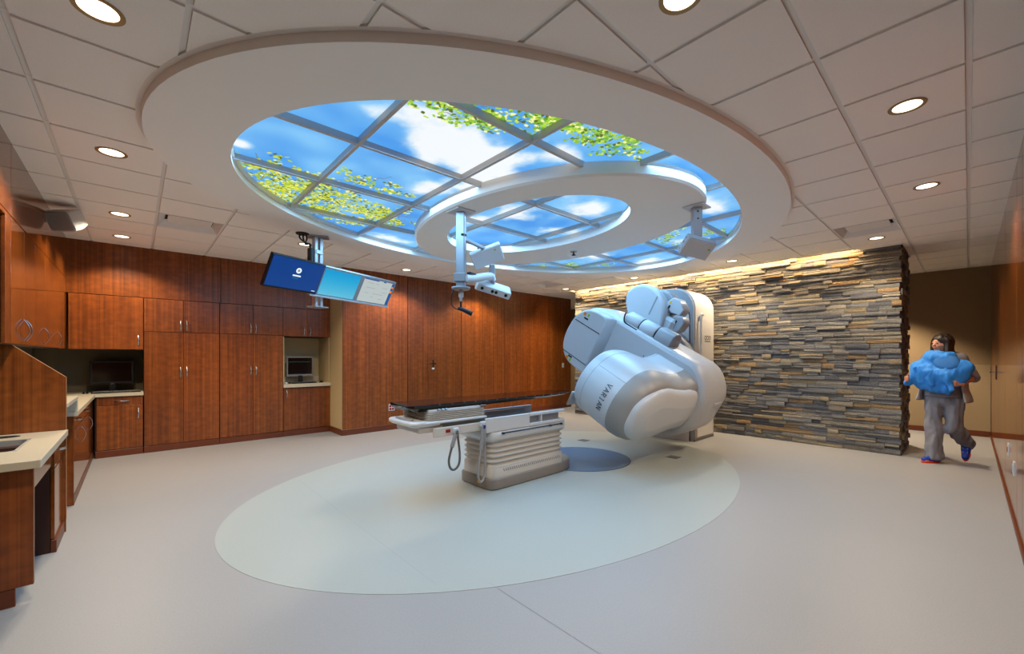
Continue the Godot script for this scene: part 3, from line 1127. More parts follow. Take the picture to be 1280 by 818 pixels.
func build_back_cabinets():
	var Z := -8.01
	var up := Vector3.UP
	var out := Vector3(0, 0, 1)
	var t := thing("wall_cabinet", "wide single-door cherry wall cabinet above the corner desk screen", "cabinet", Vector3(-0.28, 1.485, -8.3), "cherry wall cabinets")
	carcass(t, Vector3(-0.64, 1.485, -8.63), Vector3(0.09, 2.225, -8.032), M.carcass)
	var d := front_z(t, "door", -0.645, 0.09, 1.485, 2.228, Z, WD[2])
	bow(d, Vector3(0.036, 1.62, Z) - t.position, up, out)
	t = thing("base_cabinet", "cherry base cabinet with one drawer under the corner desk", "cabinet", Vector3(-0.15, 0, -8.3), "cherry base cabinets")
	carcass(t, Vector3(-0.40, 0.0, -8.63), Vector3(0.085, 0.832, -8.032), M.carcass)
	d = front_z(t, "drawer", -0.385, 0.085, 0.712, 0.832, Z, WD[3])
	bow(d, Vector3(-0.137, 0.768, Z) - t.position, Vector3.RIGHT, out)
	d = front_z(t, "door", -0.385, 0.085, 0.098, 0.710, Z, WD[0])
	bow(d, Vector3(0.036, 0.58, Z) - t.position, up, out)
	box_part("plinth", M.board, t, Vector3(-0.155, 0.046, Z - 0.006) - t.position, Vector3(0.48, 0.092, 0.012), 0.002)
	for k in 2:
		var x0: float = [0.095, 0.985][k]
		var xm: float = [0.538, 1.434][k]
		var x1: float = [0.98, 1.877][k]
		t = thing("tall_cabinet", ["tall four-door cherry cabinet next to the corner desk", "tall four-door cherry cabinet next to the screen niche"][k], "cabinet", Vector3((x0 + x1) * 0.5, 0, -8.3), "tall cherry cabinets")
		carcass(t, Vector3(x0, 0.0, -8.63), Vector3(x1, 2.225, -8.032), M.carcass)
		for s in 2:
			var a := x0 if s == 0 else xm
			var b := xm if s == 0 else x1
			var hx := xm + (-0.035 if s == 0 else 0.038)
			d = front_z(t, "upper_door", a, b, 1.747, 2.228, Z, WD[(k * 2 + s) % 5])
			bow(d, Vector3(hx, 1.85, Z) - t.position, up, out)
			d = front_z(t, "lower_door", a, b, 0.098, 1.745, Z, WD[(k * 2 + s + 1) % 5])
			bow(d, Vector3(hx, 1.15, Z) - t.position, up, out)
		box_part("plinth", M.board, t, Vector3((x0 + x1) * 0.5, 0.046, Z - 0.006) - t.position, Vector3(x1 - x0, 0.092, 0.012), 0.002)
	t = thing("wall_cabinet", "two-door cherry wall cabinet above the cream screen niche", "cabinet", Vector3(2.27, 1.737, -8.3), "cherry wall cabinets")
	carcass(t, Vector3(1.88, 1.737, -8.63), Vector3(2.65, 2.225, -8.032), M.carcass)
	for s in 2:
		d = front_z(t, "door", 1.877 if s == 0 else 2.26, 2.26 if s == 0 else 2.652, 1.737, 2.228, Z, WD[(s + 2) % 5])
		bow(d, Vector3(2.21 if s == 0 else 2.31, 1.835, Z) - t.position, up, out)
	t = thing("base_cabinet", "cherry base cabinet with one wide door under the screen niche", "cabinet", Vector3(2.27, 0, -8.3), "cherry base cabinets")
	carcass(t, Vector3(1.88, 0.0, -8.63), Vector3(2.65, 0.842, -8.032), M.carcass)
	d = front_z(t, "door", 1.88, 2.652, 0.098, 0.838, Z, WD[1])
	bow(d, Vector3(1.93, 0.73, Z) - t.position, up, out)
	box_part("plinth", M.board, t, Vector3(2.266, 0.046, Z - 0.006) - t.position, Vector3(0.77, 0.092, 0.012), 0.002)
	# niche lining and its small worktop
	t = thing("niche_lining", "cream painted lining of the recess around the small screen", "niche", Vector3(2.27, 0.9, -8.6))
	box_part("back_panel", M.cream, t, Vector3(2.265, 1.318, -8.612) - t.position, Vector3(0.75, 0.825, 0.02))
	box_part("side_panel", M.cream, t, Vector3(2.641, 1.318, -8.315) - t.position, Vector3(0.014, 0.825, 0.57))
	box_part("side_panel", M.cream, t, Vector3(1.889, 1.318, -8.315) - t.position, Vector3(0.014, 0.825, 0.57))
	box_part("low_splash", M.counter, t, Vector3(2.27, 0.955, -8.598) - t.position, Vector3(0.74, 0.10, 0.012))
	var st := new_st()
	box(st, Vector3(2.266, 0.873, -8.30), Vector3(0.775, 0.06, 0.65), 0.004)
	var c := commit(st, "worktop", M.counter, self)
	tag(c, "short cream worktop slab in the screen niche", "worktop")
	# desk computer
	t = thing("desk_screen", "black flat desktop computer standing on the corner desk", "monitor", Vector3(-0.24, 0.877, -8.40))
	box_part("housing", M.black, t, Vector3(0, 0.28, 0), Vector3(0.46, 0.33, 0.035), 0.006)
	box_part("screen", M.screen_off, t, Vector3(0, 0.285, 0.0185), Vector3(0.41, 0.275, 0.003))
	st = new_st()
	prism(st, PackedVector2Array([Vector2(-0.035, 0.0), Vector2(0.035, 0.0), Vector2(0.03, 0.13), Vector2(-0.03, 0.13)]), 0.01, 0.03)
	commit(st, "stand", M.black, t)
	box_part("foot", M.black, t, Vector3(0, 0.005, 0.04), Vector3(0.18, 0.010, 0.16), 0.003)
	box_part("badge", M.steel, t, Vector3(0.0, 0.118, 0.032), Vector3(0.03, 0.008, 0.003))
	keyboard(Vector3(-0.19, 0.877, -8.17), 0.50, "long black keyboard on the corner desk")
	mouse(Vector3(-0.50, 0.877, -8.20), "black computer mouse left of the keyboard on the corner desk", M.black)
	# niche computer
	t = thing("niche_screen", "flat grey-framed touch screen standing in the cream niche", "monitor", Vector3(2.25, 0.903, -8.42))
	box_part("housing", M.lin_grey, t, Vector3(0, 0.295, 0), Vector3(0.45, 0.37, 0.035), 0.006)
	box_part("screen", M.screen_off, t, Vector3(0, 0.305, 0.0185), Vector3(0.405, 0.30, 0.003))
	box_part("status_line", mat("teal_print", Color(0.10, 0.32, 0.28), 0.5), t, Vector3(-0.01, 0.38, 0.0205), Vector3(0.36, 0.012, 0.001))
	st = new_st()
	prism(st, PackedVector2Array([Vector2(-0.04, 0.0), Vector2(0.04, 0.0), Vector2(0.03, 0.13), Vector2(-0.03, 0.13)]), 0.02, 0.045)
	commit(st, "stand", M.black, t)
	box_part("foot", M.black, t, Vector3(0, 0.005, 0.03), Vector3(0.16, 0.010, 0.14), 0.003)
	keyboard(Vector3(2.22, 0.903, -8.12), 0.44, "low dark keyboard on the niche worktop")
	mouse(Vector3(2.53, 0.903, -8.12), "small black mouse on the niche worktop", M.black)
	mouse(Vector3(1.94, 0.903, -8.10), "small pale mouse on the niche worktop", M.lin_beige)


func keyboard(p: Vector3, w: float, label: String) -> void:
	var t := thing("keyboard", label, "keyboard", p)
	box_part("case", M.black, t, Vector3(0, 0.009, 0), Vector3(w, 0.018, 0.15), 0.004)
	var st := new_st()
	for j in 5:
		for i in 15:
			box(st, Vector3((i - 7) * (w - 0.03) / 15.0, 0.021, -0.052 + j * 0.026), Vector3((w - 0.03) / 15.0 - 0.004, 0.007, 0.020), 0.002)
	commit(st, "keys", M.rubber, t)


func mouse(p: Vector3, label: String, m: Material) -> void:
	var t := thing("computer_mouse", label, "mouse", p)
	var st := new_st()
	var rings := []
	for i in 7:
		var a := PI / 2 * i / 6
		var ring := PackedVector3Array()
		for j in 16:
			var q := TAU * j / 16
			ring.append(Vector3(cos(q) * 0.032 * cos(a) , 0.036 * sin(a), sin(q) * 0.055 * cos(a)) + Vector3(0.0002 * cos(q), 0, 0.0002 * sin(q)))
		rings.append(ring)
	loft(st, rings)
	commit(st, "shell", m, t)
	box_part("wheel", M.rubber, t, Vector3(0, 0.032, 0.022), Vector3(0.006, 0.008, 0.014), 0.002)


func build_left_cabinets():
	var X := -0.66
	var up := Vector3.UP
	var out := Vector3(1, 0, 0)
	# wall cabinets
	var units := [[-4.70, -5.70, "two-door glossy cherry wall cabinet beside the slanted fin panel"], [-5.70, -6.25, "narrow glossy cherry wall cabinet in the middle of the left run"], [-6.25, -7.20, "wide glossy cherry wall cabinet nearest the room corner"]]
	for k in 3:
		var u: Array = units[k]
		var t := thing("wall_cabinet", u[2], "cabinet", Vector3(-0.84, 1.49, (u[0] + u[1]) * 0.5), "glossy left wall cabinets")
		carcass(t, Vector3(-1.01, 1.49, u[1]), Vector3(-0.682, 2.41, u[0]), M.carcass)
		if k == 0:
			var d := front_x(t, "door", u[0], -5.19, 1.485, 2.41, X, WG[0])
			bow(d, Vector3(X, 1.605, -5.13) - t.position, up, out, 0.17)
			d = front_x(t, "door", -5.19, u[1], 1.485, 2.41, X, WG[2])
			bow(d, Vector3(X, 1.605, -5.26) - t.position, up, out, 0.17)
		else:
			var d := front_x(t, "door", u[0], u[1], 1.485, 2.41, X, WG[k])
			bow(d, Vector3(X, 1.59, u[1] + 0.06) - t.position, up, out, 0.16)
	var t := thing("filler_panel", "narrow glossy cherry filler panel in the room corner above the desk", "panel", Vector3(-0.84, 1.49, -7.6))
	carcass(t, Vector3(-1.01, 1.49, -8.00), Vector3(-0.682, 2.41, -7.20), M.carcass)
	front_x(t, "panel_face", -7.20, -8.005, 1.485, 2.41, X, WG[4])
	t = thing("wall_cabinet", "cherry wall cabinet with a framed front above the sink counter", "cabinet", Vector3(-0.84, 1.49, -3.9), "glossy left wall cabinets")
	carcass(t, Vector3(-1.01, 1.49, -4.66), Vector3(-0.74, 2.36, -3.1), M.carcass)
	front_x(t, "end_stile", -4.52, -4.68, 1.485, 2.41, X, WD[3])
	box_part("top_rail", WD[1], t, Vector3(-0.70, 2.395, -3.88) - t.position, Vector3(0.08, 0.03, 1.56), 0.002)
	var dd := front_x(t, "door", -3.82, -4.50, 1.485, 2.36, X - 0.02, WD[0])
	bow(dd, Vector3(X - 0.02, 1.6, -3.88) - t.position, up, out, 0.16)
	dd = front_x(t, "door", -3.12, -3.80, 1.485, 2.36, X - 0.02, WD[2])
	bow(dd, Vector3(X - 0.02, 1.6, -3.74) - t.position, up, out, 0.16)
	# fin panel with slanted shoulder
	t = thing("fin_panel", "cherry end panel with slanted shoulder standing behind the sink counter", "panel", Vector3(-0.7, 0, -4.875))
	var st := new_st()
	prism(st, PackedVector2Array([Vector2(-1.015, 0.0), Vector2(-0.403, 0.0), Vector2(-0.403, 1.227), Vector2(-0.685, 1.484), Vector2(-1.015, 1.484)]), -4.888, -4.862)
	var o := commit(st, "board", WD[0], t)
	o.position = -t.position
	st = new_st()
	prism(st, PackedVector2Array([Vector2(-0.403, 0.10), Vector2(-0.4005, 0.10), Vector2(-0.4005, 1.228), Vector2(-0.684, 1.4865), Vector2(-0.685, 1.484), Vector2(-0.403, 1.226)]), -4.887, -4.861)
	o = commit(st, "edge_band", mat("pale_edge_band", Color(0.66, 0.47, 0.31), 0.4), t)
	o.position = -t.position
	# sink unit: end panel, knee space with apron, narrow drawer stack
	t = thing("sink_cabinet", "cherry sink cabinet with open knee space below the low counter", "cabinet", Vector3(-0.7, 0, -4.2))
	box_part("end_panel", WD[3], t, Vector3(-0.715, 0.437, -3.615) - t.position, Vector3(0.585, 0.67, 0.03), 0.002)
	box_part("plinth", M.board, t, Vector3(-0.75, 0.05, -3.612) - t.position, Vector3(0.52, 0.10, 0.02), 0.002)
	box_part("back_panel", M.carcass, t, Vector3(-0.99, 0.40, -4.2) - t.position, Vector3(0.03, 0.74, 1.14))
	st = new_st()
	prism(st, PackedVector2Array([Vector2(-0.43, 0.772), Vector2(-0.43, 0.63), Vector2(-0.62, 0.33), Vector2(-0.64, 0.34), Vector2(-0.452, 0.64), Vector2(-0.452, 0.772)]), -4.40, -3.632)
	o = commit(st, "knee_apron", WG[1], t)
	o.position = -t.position
	carcass(t, Vector3(-1.0, 0.0, -4.855), Vector3(-0.442, 0.772, -4.41), M.carcass)
	var d2 := front_x(t, "drawer", -4.41, -4.858, 0.60, 0.772, -0.42, WG[2])
	bow(d2, Vector3(-0.42, 0.70, -4.66) - t.position, Vector3(0, 0, 1), out, 0.13)
	front_x(t, "door", -4.41, -4.858, 0.095, 0.598, -0.42, WG[0])
	box_part("plinth", M.board, t, Vector3(-0.425, 0.045, -4.63) - t.position, Vector3(0.03, 0.09, 0.45), 0.003)
	# low counter with the sink cut out
	t = thing("sink_counter", "cream speckled counter slab with a cut-out for the sink", "counter", Vector3(-0.7, 0.775, -4.2))
	st = new_st()
	for b in [[-1.015, -0.90, -4.855, -3.56], [-0.54, -0.393, -4.855, -3.56], [-0.90, -0.54, -3.99, -3.56], [-0.90, -0.54, -4.855, -4.52]]:
		box(st, Vector3((b[0] + b[1]) * 0.5, 0.792, (b[2] + b[3]) * 0.5) - t.position, Vector3(b[1] - b[0], 0.036, b[3] - b[2]), 0.0)
	commit(st, "slab", M.counter, t)
	box_part("front_edge", M.counter, t, Vector3(-0.400, 0.7885, -4.204) - t.position, Vector3(0.02, 0.046, 1.30), 0.002)
	box_part("end_edge", M.counter, t, Vector3(-0.70, 0.788, -3.563) - t.position, Vector3(0.615, 0.045, 0.02), 0.002)
	t = thing("sink_basin", "rectangular stainless steel sink basin let into the cream counter", "sink", Vector3(-0.72, 0.62, -4.255))
	st = new_st()
	var loops := []
	for q in [[0.176, 0.261, 0.189], [0.166, 0.251, 0.189], [0.153, 0.238, 0.02], [0.0, 0.0, 0.015], [0.0, 0.0, 0.0], [0.165, 0.25, 0.0]]:
		var l := PackedVector3Array()
		for p in round_rect(-q[0] - 0.001, -q[1] - 0.001, q[0] + 0.001, q[1] + 0.001, minf(0.04, q[0] + 0.0005)):
			l.append(Vector3(p.x, q[2], p.y))
		loops.append(l)
	loft_closed(st, loops)
	commit(st, "bowl", mat("satin_steel", Color(0.74, 0.74, 0.73), 0.5, 0.8), t)
	st = new_st()
	lathe(st, [Vector2(0.0, 0.0), Vector2(0.03, 0.0), Vector2(0.03, 0.004), Vector2(0.0, 0.002)], at_y(Vector3(0, 0.02, 0)))
	commit(st, "drain", M.alu, t)
	st = new_st()
	lathe(st, [Vector2(0, 0), Vector2(0.085, 0), Vector2(0.085, 0.004), Vector2(0.07, 0.004), Vector2(0.06, 0.002), Vector2(0, 0.002)], Transform3D(Basis().scaled(Vector3(1, 1, 0.6)), Vector3(-0.70, 0.81, -4.70)), 32)
	o = commit(st, "waste_opening", M.void_dark, self)
	tag(o, "dark oval waste opening in the cream counter behind the sink", "waste opening")
	# far run: base cabinets, their L-shaped worktop, the raised shelf
	var bu := [[-5.66, -6.44, "cherry base cabinet at the free end of the corner desk"], [-6.44, -7.40, "cherry base cabinet in the corner under the desk worktop"]]
	for k in 2:
		var u: Array = bu[k]
		t = thing("base_cabinet", u[2], "cabinet", Vector3(-0.72, 0, (u[0] + u[1]) * 0.5), "glossy corner desk base cabinets")
		carcass(t, Vector3(-1.01, 0.0, u[1]), Vector3(-0.442, 0.832, u[0] - 0.022), M.carcass)
		if k == 0:
			box_part("end_panel", WD[2], t, Vector3(-0.717, 0.416, -5.671) - t.position, Vector3(0.594, 0.832, 0.02), 0.002)
		d2 = front_x(t, "drawer", u[0], u[1], 0.70, 0.832, -0.42, WG[k + 1])
		bow(d2, Vector3(-0.42, 0.765, (u[0] + u[1]) * 0.5) - t.position, Vector3(0, 0, 1), out, 0.14)
		d2 = front_x(t, "door", u[0], u[1], 0.098, 0.698, -0.42, WG[k * 2])
		bow(d2, Vector3(-0.42, 0.57, u[1] + 0.08) - t.position, up, out, 0.16)
		box_part("plinth", M.board, t, Vector3(-0.428, 0.046, (u[0] + u[1]) * 0.5) - t.position, Vector3(0.02, 0.092, absf(u[1] - u[0]) - 0.02), 0.002)
	t = thing("filler_panel", "cherry corner filler panel below the desk worktop", "panel", Vector3(-0.5, 0, -7.7))
	front_x(t, "panel_face", -7.40, -8.03, 0.098, 0.832, -0.42, WG[3])
	box_part("plinth", M.board, t, Vector3(-0.428, 0.046, -7.71) - t.position, Vector3(0.02, 0.092, 0.61), 0.002)
	st = new_st()
	flat_prism(st, PackedVector2Array([Vector2(-1.015, -5.64), Vector2(-0.393, -5.64), Vector2(-0.393, -7.985), Vector2(0.09, -7.985), Vector2(0.09, -8.635), Vector2(-1.015, -8.635)]), 0.835, 0.876)
	o = commit(st, "corner_worktop", M.counter, self)
	tag(o, "cream L-shaped worktop of the corner desk", "worktop")
	t = thing("raised_shelf", "short raised cream shelf between the fin panel and the corner desk", "shelf", Vector3(-0.7, 0.98, -5.3))
	box_part("shelf_slab", M.counter, t, Vector3(-0.704, 1.002, -5.295) - t.position, Vector3(0.622, 0.036, 0.81), 0.004)
	box_part("support_slab", M.counter, t, Vector3(-0.44, 0.93, -5.66) - t.position, Vector3(0.095, 0.105, 0.03), 0.003)
	box_part("wall_cleat", M.carcass, t, Vector3(-0.99, 0.93, -5.3) - t.position, Vector3(0.04, 0.1, 0.78))


# ---------------------------------------------------------------- treatment machine

const ISO := Vector3(4.45, 1.28, -3.6)

# machine axes: x along the rotation axis, b from the isocentre to the head, p across
func g3(x: float, b: float, p: float) -> Vector3:
	var al := deg_to_rad(29.0)
	return Vector3(x, -b * sin(al) + p * cos(al), b * cos(al) + p * sin(al))


func bp_loop(poly: PackedVector2Array, x: float) -> PackedVector3Array:
	var r := PackedVector3Array()
	for q in poly:
		r.append(g3(x, q.x, q.y))
	return r


func inset(poly: PackedVector2Array, d: float) -> PackedVector2Array:
	# moves each point along its own normal; keeps the number of points
	var out := PackedVector2Array()
	var n := poly.size()
	var s := -1.0 if Geometry2D.is_polygon_clockwise(poly) else 1.0
	for i in n:
		var a := poly[(i + n - 1) % n]
		var b := poly[(i + 1) % n]
		var t := (b - a).normalized()
		out.append(poly[i] + Vector2(-t.y, t.x) * d * s)
	return out


func smooth_poly(pts: Array, per := 4) -> PackedVector2Array:
	var out := PackedVector2Array()
	var n := pts.size()
	for i in n:
		var p0: Vector2 = pts[(i + n - 1) % n]
		var p1: Vector2 = pts[i]
		var p2: Vector2 = pts[(i + 1) % n]
		var p3: Vector2 = pts[(i + 2) % n]
		for k in per:
			out.append(p1.cubic_interpolate(p2, p0, p3, float(k) / per))
	return out


# rounded slab: outline in (b, p), from x0 to x1, both rims rounded by r
func slab_x(st: SurfaceTool, poly: PackedVector2Array, x0: float, x1: float, r: float) -> void:
	var rings := []
	for k in 5:
		var a := PI / 2 * k / 4
		rings.append(bp_loop(inset(poly, r * (1.0 - sin(a))), x0 + r * (1.0 - cos(a))))
	for k in 5:
		var a := PI / 2 * (1.0 - k / 4.0)
		rings.append(bp_loop(inset(poly, r * (1.0 - sin(a))), x1 - r * (1.0 - cos(a))))
	loft(st, rings)


func g_box(t: Node, called: String, m: Material, x: float, b: float, p: float, sx: float, sb: float, sp: float, bev := 0.0) -> MeshInstance3D:
	var bas := Basis(Vector3(1, 0, 0), g3(0, 1, 0), g3(0, 0, 1))
	return box_part(called, m, t, g3(x, b, p), Vector3(sx, sb, sp), bev, bas)


func build_linac():
	var t := thing("linear_accelerator", "large white radiotherapy linear accelerator with its gantry turned to one side", "treatment machine", ISO)
	# stand
	var st := new_st()
	var prof := PackedVector2Array()
	var z0 := 0.59
	var top := 1.25
	var r := 0.36
	prof.append(Vector2(z0, -1.28))
	for k in 9:
		var a := PI / 2 * k / 8
		prof.append(Vector2(z0 - r + r * cos(a), top - r + r * sin(a)))
	for k in 9:
		var a := PI / 2 + PI / 2 * k / 8
		prof.append(Vector2(-z0 + r + r * cos(a), top - r + r * sin(a)))
	prof.append(Vector2(-z0, -1.28))
	# profile in (z, y) extruded along x
	var sx := Transform3D(Basis(Vector3(0, 0, 1), Vector3(0, 1, 0), Vector3(-1, 0, 0)), Vector3.ZERO)
	prism(st, prof, -2.95, -2.24, sx, true)
	var stand := commit(st, "stand_cabinet", M.lin_beige, t)
	st = new_st()
	prism(st, scale_poly(prof, 0.985, 0.99), -2.24, -2.19, sx, true)
	commit(st, "front_frame", M.lin_grey, t)
	st = new_st()
	prism(st, scale_poly(prof, 0.89, 0.93), -2.19, -2.182, sx, true)
	commit(st, "door_joint", M.ink, stand)
	st = new_st()
	prism(st, scale_poly(prof, 0.87, 0.92), -2.19, -2.176, sx, true)
	commit(st, "front_door", M.lin_white, stand)
	box_part("side_panel", M.lin_beige, stand, Vector3(2.60, -0.82, 0.592), Vector3(0.60, 0.80, 0.012), 0.004)
	box_part("plinth", M.rubber, stand, Vector3(2.57, -1.262, 0.0), Vector3(0.74, 0.036, 1.19))
	st = new_st()
	tube(st, curve([Vector3(2.52, 0.80, 0.595), Vector3(2.40, 0.80, 0.625), Vector3(2.36, 0.74, 0.63), Vector3(2.36, 0.20, 0.63), Vector3(2.36, 0.12, 0.60)], 5), 0.016)
	commit(st, "grab_rail", M.lin_beige, stand)
	for k in 3:
		st = new_st()
		lathe_ring(st, [Vector2(0.026, 0), Vector2(0.036, 0), Vector2(0.036, 0.003), Vector2(0.026, 0.003)], Transform3D(Basis(Vector3(1, 0, 0), Vector3(0, 0, 1), Vector3(0, -1, 0)), Vector3(2.62 + 0.085 * k, 0.42, 0.59)), 16)
		commit(st, "emblem", M.ink, stand)
	box_part("emblem_line", M.ink, stand, Vector3(2.705, 0.36, 0.591), Vector3(0.22, 0.012, 0.003))
	# rotating drum behind the gantry
	st = new_st()
	lathe(st, [Vector2(0.0, 1.95), Vector2(0.62, 1.95), Vector2(0.62, 2.2), Vector2(0.0, 2.2)], Transform3D(Basis(Vector3(0, 0, -1), Vector3(1, 0, 0), Vector3(0, -1, 0)), Vector3.ZERO), 48)
	commit(st, "drum", M.lin_grey, t)
	# gantry body: long rounded slab
	var body := PackedVector2Array()
	for q in round_rect(-1.05, -0.60, 1.37, 0.60, 0.40, 10):
		# rounder at the head end, shallower on the lower side of the imager end
		var e := clampf((q.x - 0.75) / 0.62, 0.0, 1.0)
		var k := q.y * sqrt(maxf(0.02, 1.0 - 0.45 * e * e))
		if k < 0.0:
			k *= lerpf(0.75, 1.0, smoothstep(-0.3, 0.4, q.x))
		body.append(Vector2(q.x, k))
	st = new_st()
	var rings := []
	for s in [[0.93, 0.07], [0.94, 0.04], [0.965, 0.012], [1.0, 0.0], [1.2, 0.0], [1.45, 0.0], [1.62, 0.012], [1.76, 0.05], [1.87, 0.11], [1.95, 0.19], [2.0, 0.28]]:
		rings.append(bp_loop(inset(body, s[1]), s[0]))
	loft(st, rings)
	commit(st, "gantry_body", M.lin_soft, t)
	# imager end plate
	var shape := curve([Vector3(-0.50, 0.555, 0), Vector3(-0.62, 0.56, 0), Vector3(-0.79, 0.53, 0), Vector3(-0.92, 0.44, 0), Vector3(-1.01, 0.30, 0), Vector3(-1.055, 0.12, 0), Vector3(-1.06, -0.06, 0), Vector3(-1.02, -0.22, 0), Vector3(-0.94, -0.33, 0), Vector3(-0.80, -0.405, 0), Vector3(-0.62, -0.425, 0), Vector3(-0.50, -0.43, 0)], 3)
	st = new_st()
	rings = []
	for s in [[0.785, 0.045, -0.435], [0.789, 0.025, -0.425], [0.80, 0.010, -0.415], [0.82, 0.0, -0.40], [0.955, -0.004, -0.33]]:
		var lp := PackedVector2Array()
		lp.append(Vector2(s[2], -0.43 + s[1]))
		lp.append(Vector2(s[2], 0.06))
		lp.append(Vector2(s[2], 0.55 - s[1]))
		for q in shape:
			lp.append(Vector2(q.x, q.y - 0.06).normalized() * (Vector2(q.x, q.y - 0.06).length() - s[1]) + Vector2(0, 0.06))
		rings.append(bp_loop(lp, s[0]))
	loft(st, rings)
	var pl := commit(st, "imager_cover", M.lin_soft, t)
	for s in [1, -1]:
		g_box(pl, "joint", M.void_dark, 0.784, -0.70, s * 0.275, 0.006, 0.54, 0.011)
		g_box(pl, "slot", M.void_dark, 0.784, -0.775, 0.375 if s > 0 else -0.305, 0.006, 0.085, 0.024)
		g_box(pl, "warning_sticker", M.orange, 0.786 if s > 0 else 0.784, -0.83, 0.435 if s > 0 else -0.345, 0.006, 0.05, 0.05)
		g_box(pl, "warning_sticker", M.green, 0.786 if s > 0 else 0.784, -0.75, 0.44 if s > 0 else -0.352, 0.006, 0.035, 0.045)
	g_box(t, "cover_joint", M.lin_grey, 0.929, -0.33, 0.05, 0.006, 0.006, 0.58)
	g_box(t, "brand_tick", M.red, 0.928, 0.32, 0.30, 0.004, 0.012, 0.035)
	# head and arm: outline in (x, p)
	var half := [Vector2(-0.455, 0.0), Vector2(-0.43, 0.15), Vector2(-0.34, 0.30), Vector2(-0.19, 0.41), Vector2(0.0, 0.45), Vector2(0.2, 0.44), Vector2(0.4, 0.405), Vector2(0.6, 0.385), Vector2(0.8, 0.40), Vector2(0.98, 0.46), Vector2(1.10, 0.51), Vector2(1.18, 0.525), Vector2(1.24, 0.49), Vector2(1.28, 0.38), Vector2(1.30, 0.2)]
	var outl := []
	for q in half:
		outl.append(q)
	for k in range(half.size() - 1, 0, -1):
		outl.append(Vector2(half[k].x, -half[k].y))
	var O := smooth_poly(outl, 4)
	var low := func(x: float) -> float: return lerpf(0.36, 0.44, smoothstep(0.30, 0.62, x))
	st = new_st()
	rings = [xp_loop(inset(O, 0.10), low, 0.0), xp_loop(inset(O, 0.045), low, 0.004), xp_loop(inset(O, 0.018), low, 0.02), xp_loop(O, low, 0.06)]
	var flat_b := func(_x: float) -> float: return 0.93
	rings.append(xp_loop(O, flat_b, 0.0))
	loft(st, rings)
	var head := commit(st, "head_cover", M.lin_white, t)
	st = new_st()
	loft(st, [xp_loop(inset(O, -0.004), flat_b, 0.0), xp_loop(inset(O, -0.002), flat_b, 0.03), xp_loop(inset(O, 0.012), flat_b, 0.12), xp_loop(inset(O, 0.05), flat_b, 0.22), xp_loop(inset(O, 0.10), flat_b, 0.275), xp_loop(inset(O, 0.14), flat_b, 0.285)])
	commit(st, "silver_band", M.lin_silver, t, "silver painted band around the machine head")
	# white end cap over the head
	var cap := [Vector2(-0.395, 0.0), Vector2(-0.37, 0.14), Vector2(-0.27, 0.265), Vector2(-0.10, 0.345), Vector2(0.12, 0.36), Vector2(0.36, 0.325), Vector2(0.60, 0.30), Vector2(0.82, 0.30), Vector2(1.0, 0.25), Vector2(1.10, 0.13), Vector2(1.13, 0.0)]
	var capo := []
	for q in cap:
		capo.append(q)
	for k in range(cap.size() - 2, 0, -1):
		capo.append(Vector2(cap[k].x, -cap[k].y))
	var CO := smooth_poly(capo, 4)
	st = new_st()
	loft(st, [xp_loop(CO, flat_b, 0.20), xp_loop(CO, flat_b, 0.262), xp_loop(inset(CO, 0.012), flat_b, 0.30), xp_loop(inset(CO, 0.05), flat_b, 0.335), xp_loop(inset(CO, 0.12), flat_b, 0.36), xp_loop(inset(CO, 0.20), flat_b, 0.372)])
	commit(st, "end_cap", M.lin_white, t)
	# collimator face towards the isocentre
	st = new_st()
	lathe(st, [Vector2(0.0, 0.33), Vector2(0.31, 0.33), Vector2(0.34, 0.35), Vector2(0.34, 0.42), Vector2(0.0, 0.42)], Transform3D(Basis(Vector3(1, 0, 0), g3(0, 1, 0), g3(0, 0, 1)), Vector3.ZERO), 40)
	commit(st, "collimator", M.lin_grey, t)
	g_box(t, "accessory_rail", M.lin_white, -0.30, 0.335, -0.30, 0.16, 0.03, 0.20, 0.008)
	# joint lines on the head
	for bj in [0.50]:
		st = new_st()
		var l0 := func(_x: float) -> float: return bj
		loft(st, [xp_loop(inset(O, -0.0012), l0, 0.0), xp_loop(inset(O, -0.0012), l0, 0.004)])
		commit(st, "cover_joint", M.lin_grey, head)
	for k in 1:
		var aj := deg_to_rad(40.0)
		var nj := Vector2(-cos(aj), sin(aj))
		var bj2 := Basis(g3(nj.x, 0, nj.y), g3(0, 1, 0), g3(nj.x, 0, nj.y).cross(g3(0, 1, 0)))
		box_part("cover_joint", M.lin_grey, head, g3(nj.x * 0.452, 0.72, nj.y * 0.452), Vector3(0.006, 0.42, 0.005), 0.0, bj2)
	# maker's name round the head, reading towards -p
	var word := "VARIAN"
	for k in word.length():
		var ang := deg_to_rad(23.0 - 7.6 * k)
		var n2 := Vector2(-cos(ang), sin(ang))
		var pos := g3(n2.x * 0.461, 0.80, n2.y * 0.461)
		var u := g3(-sin(ang), 0, -cos(ang))
		lettering(word[k], 0.09, pos, u, g3(0, 1, 0), M.ink, head, "letter")
	# imaging arm joint: three turned sleeves in a row
	var axb := Transform3D(Basis(Vector3(1, 0, 0), g3(0, 1, 0), g3(0, 0, 1)), g3(1.12, 0, 0.625))
	for s in [[-0.27, 0.0, 0.13], [0.012, 0.275, 0.135]]:
		st = new_st()
		lathe(st, [Vector2(0.0, s[0]), Vector2(s[2] - 0.01, s[0]), Vector2(s[2], s[0] + 0.012), Vector2(s[2], s[1] - 0.012), Vector2(s[2] - 0.01, s[1]), Vector2(0.0, s[1])], axb, 32)
		commit(st, "arm_sleeve", M.lin_soft if s[0] < 0.2 else M.lin_grey, t)
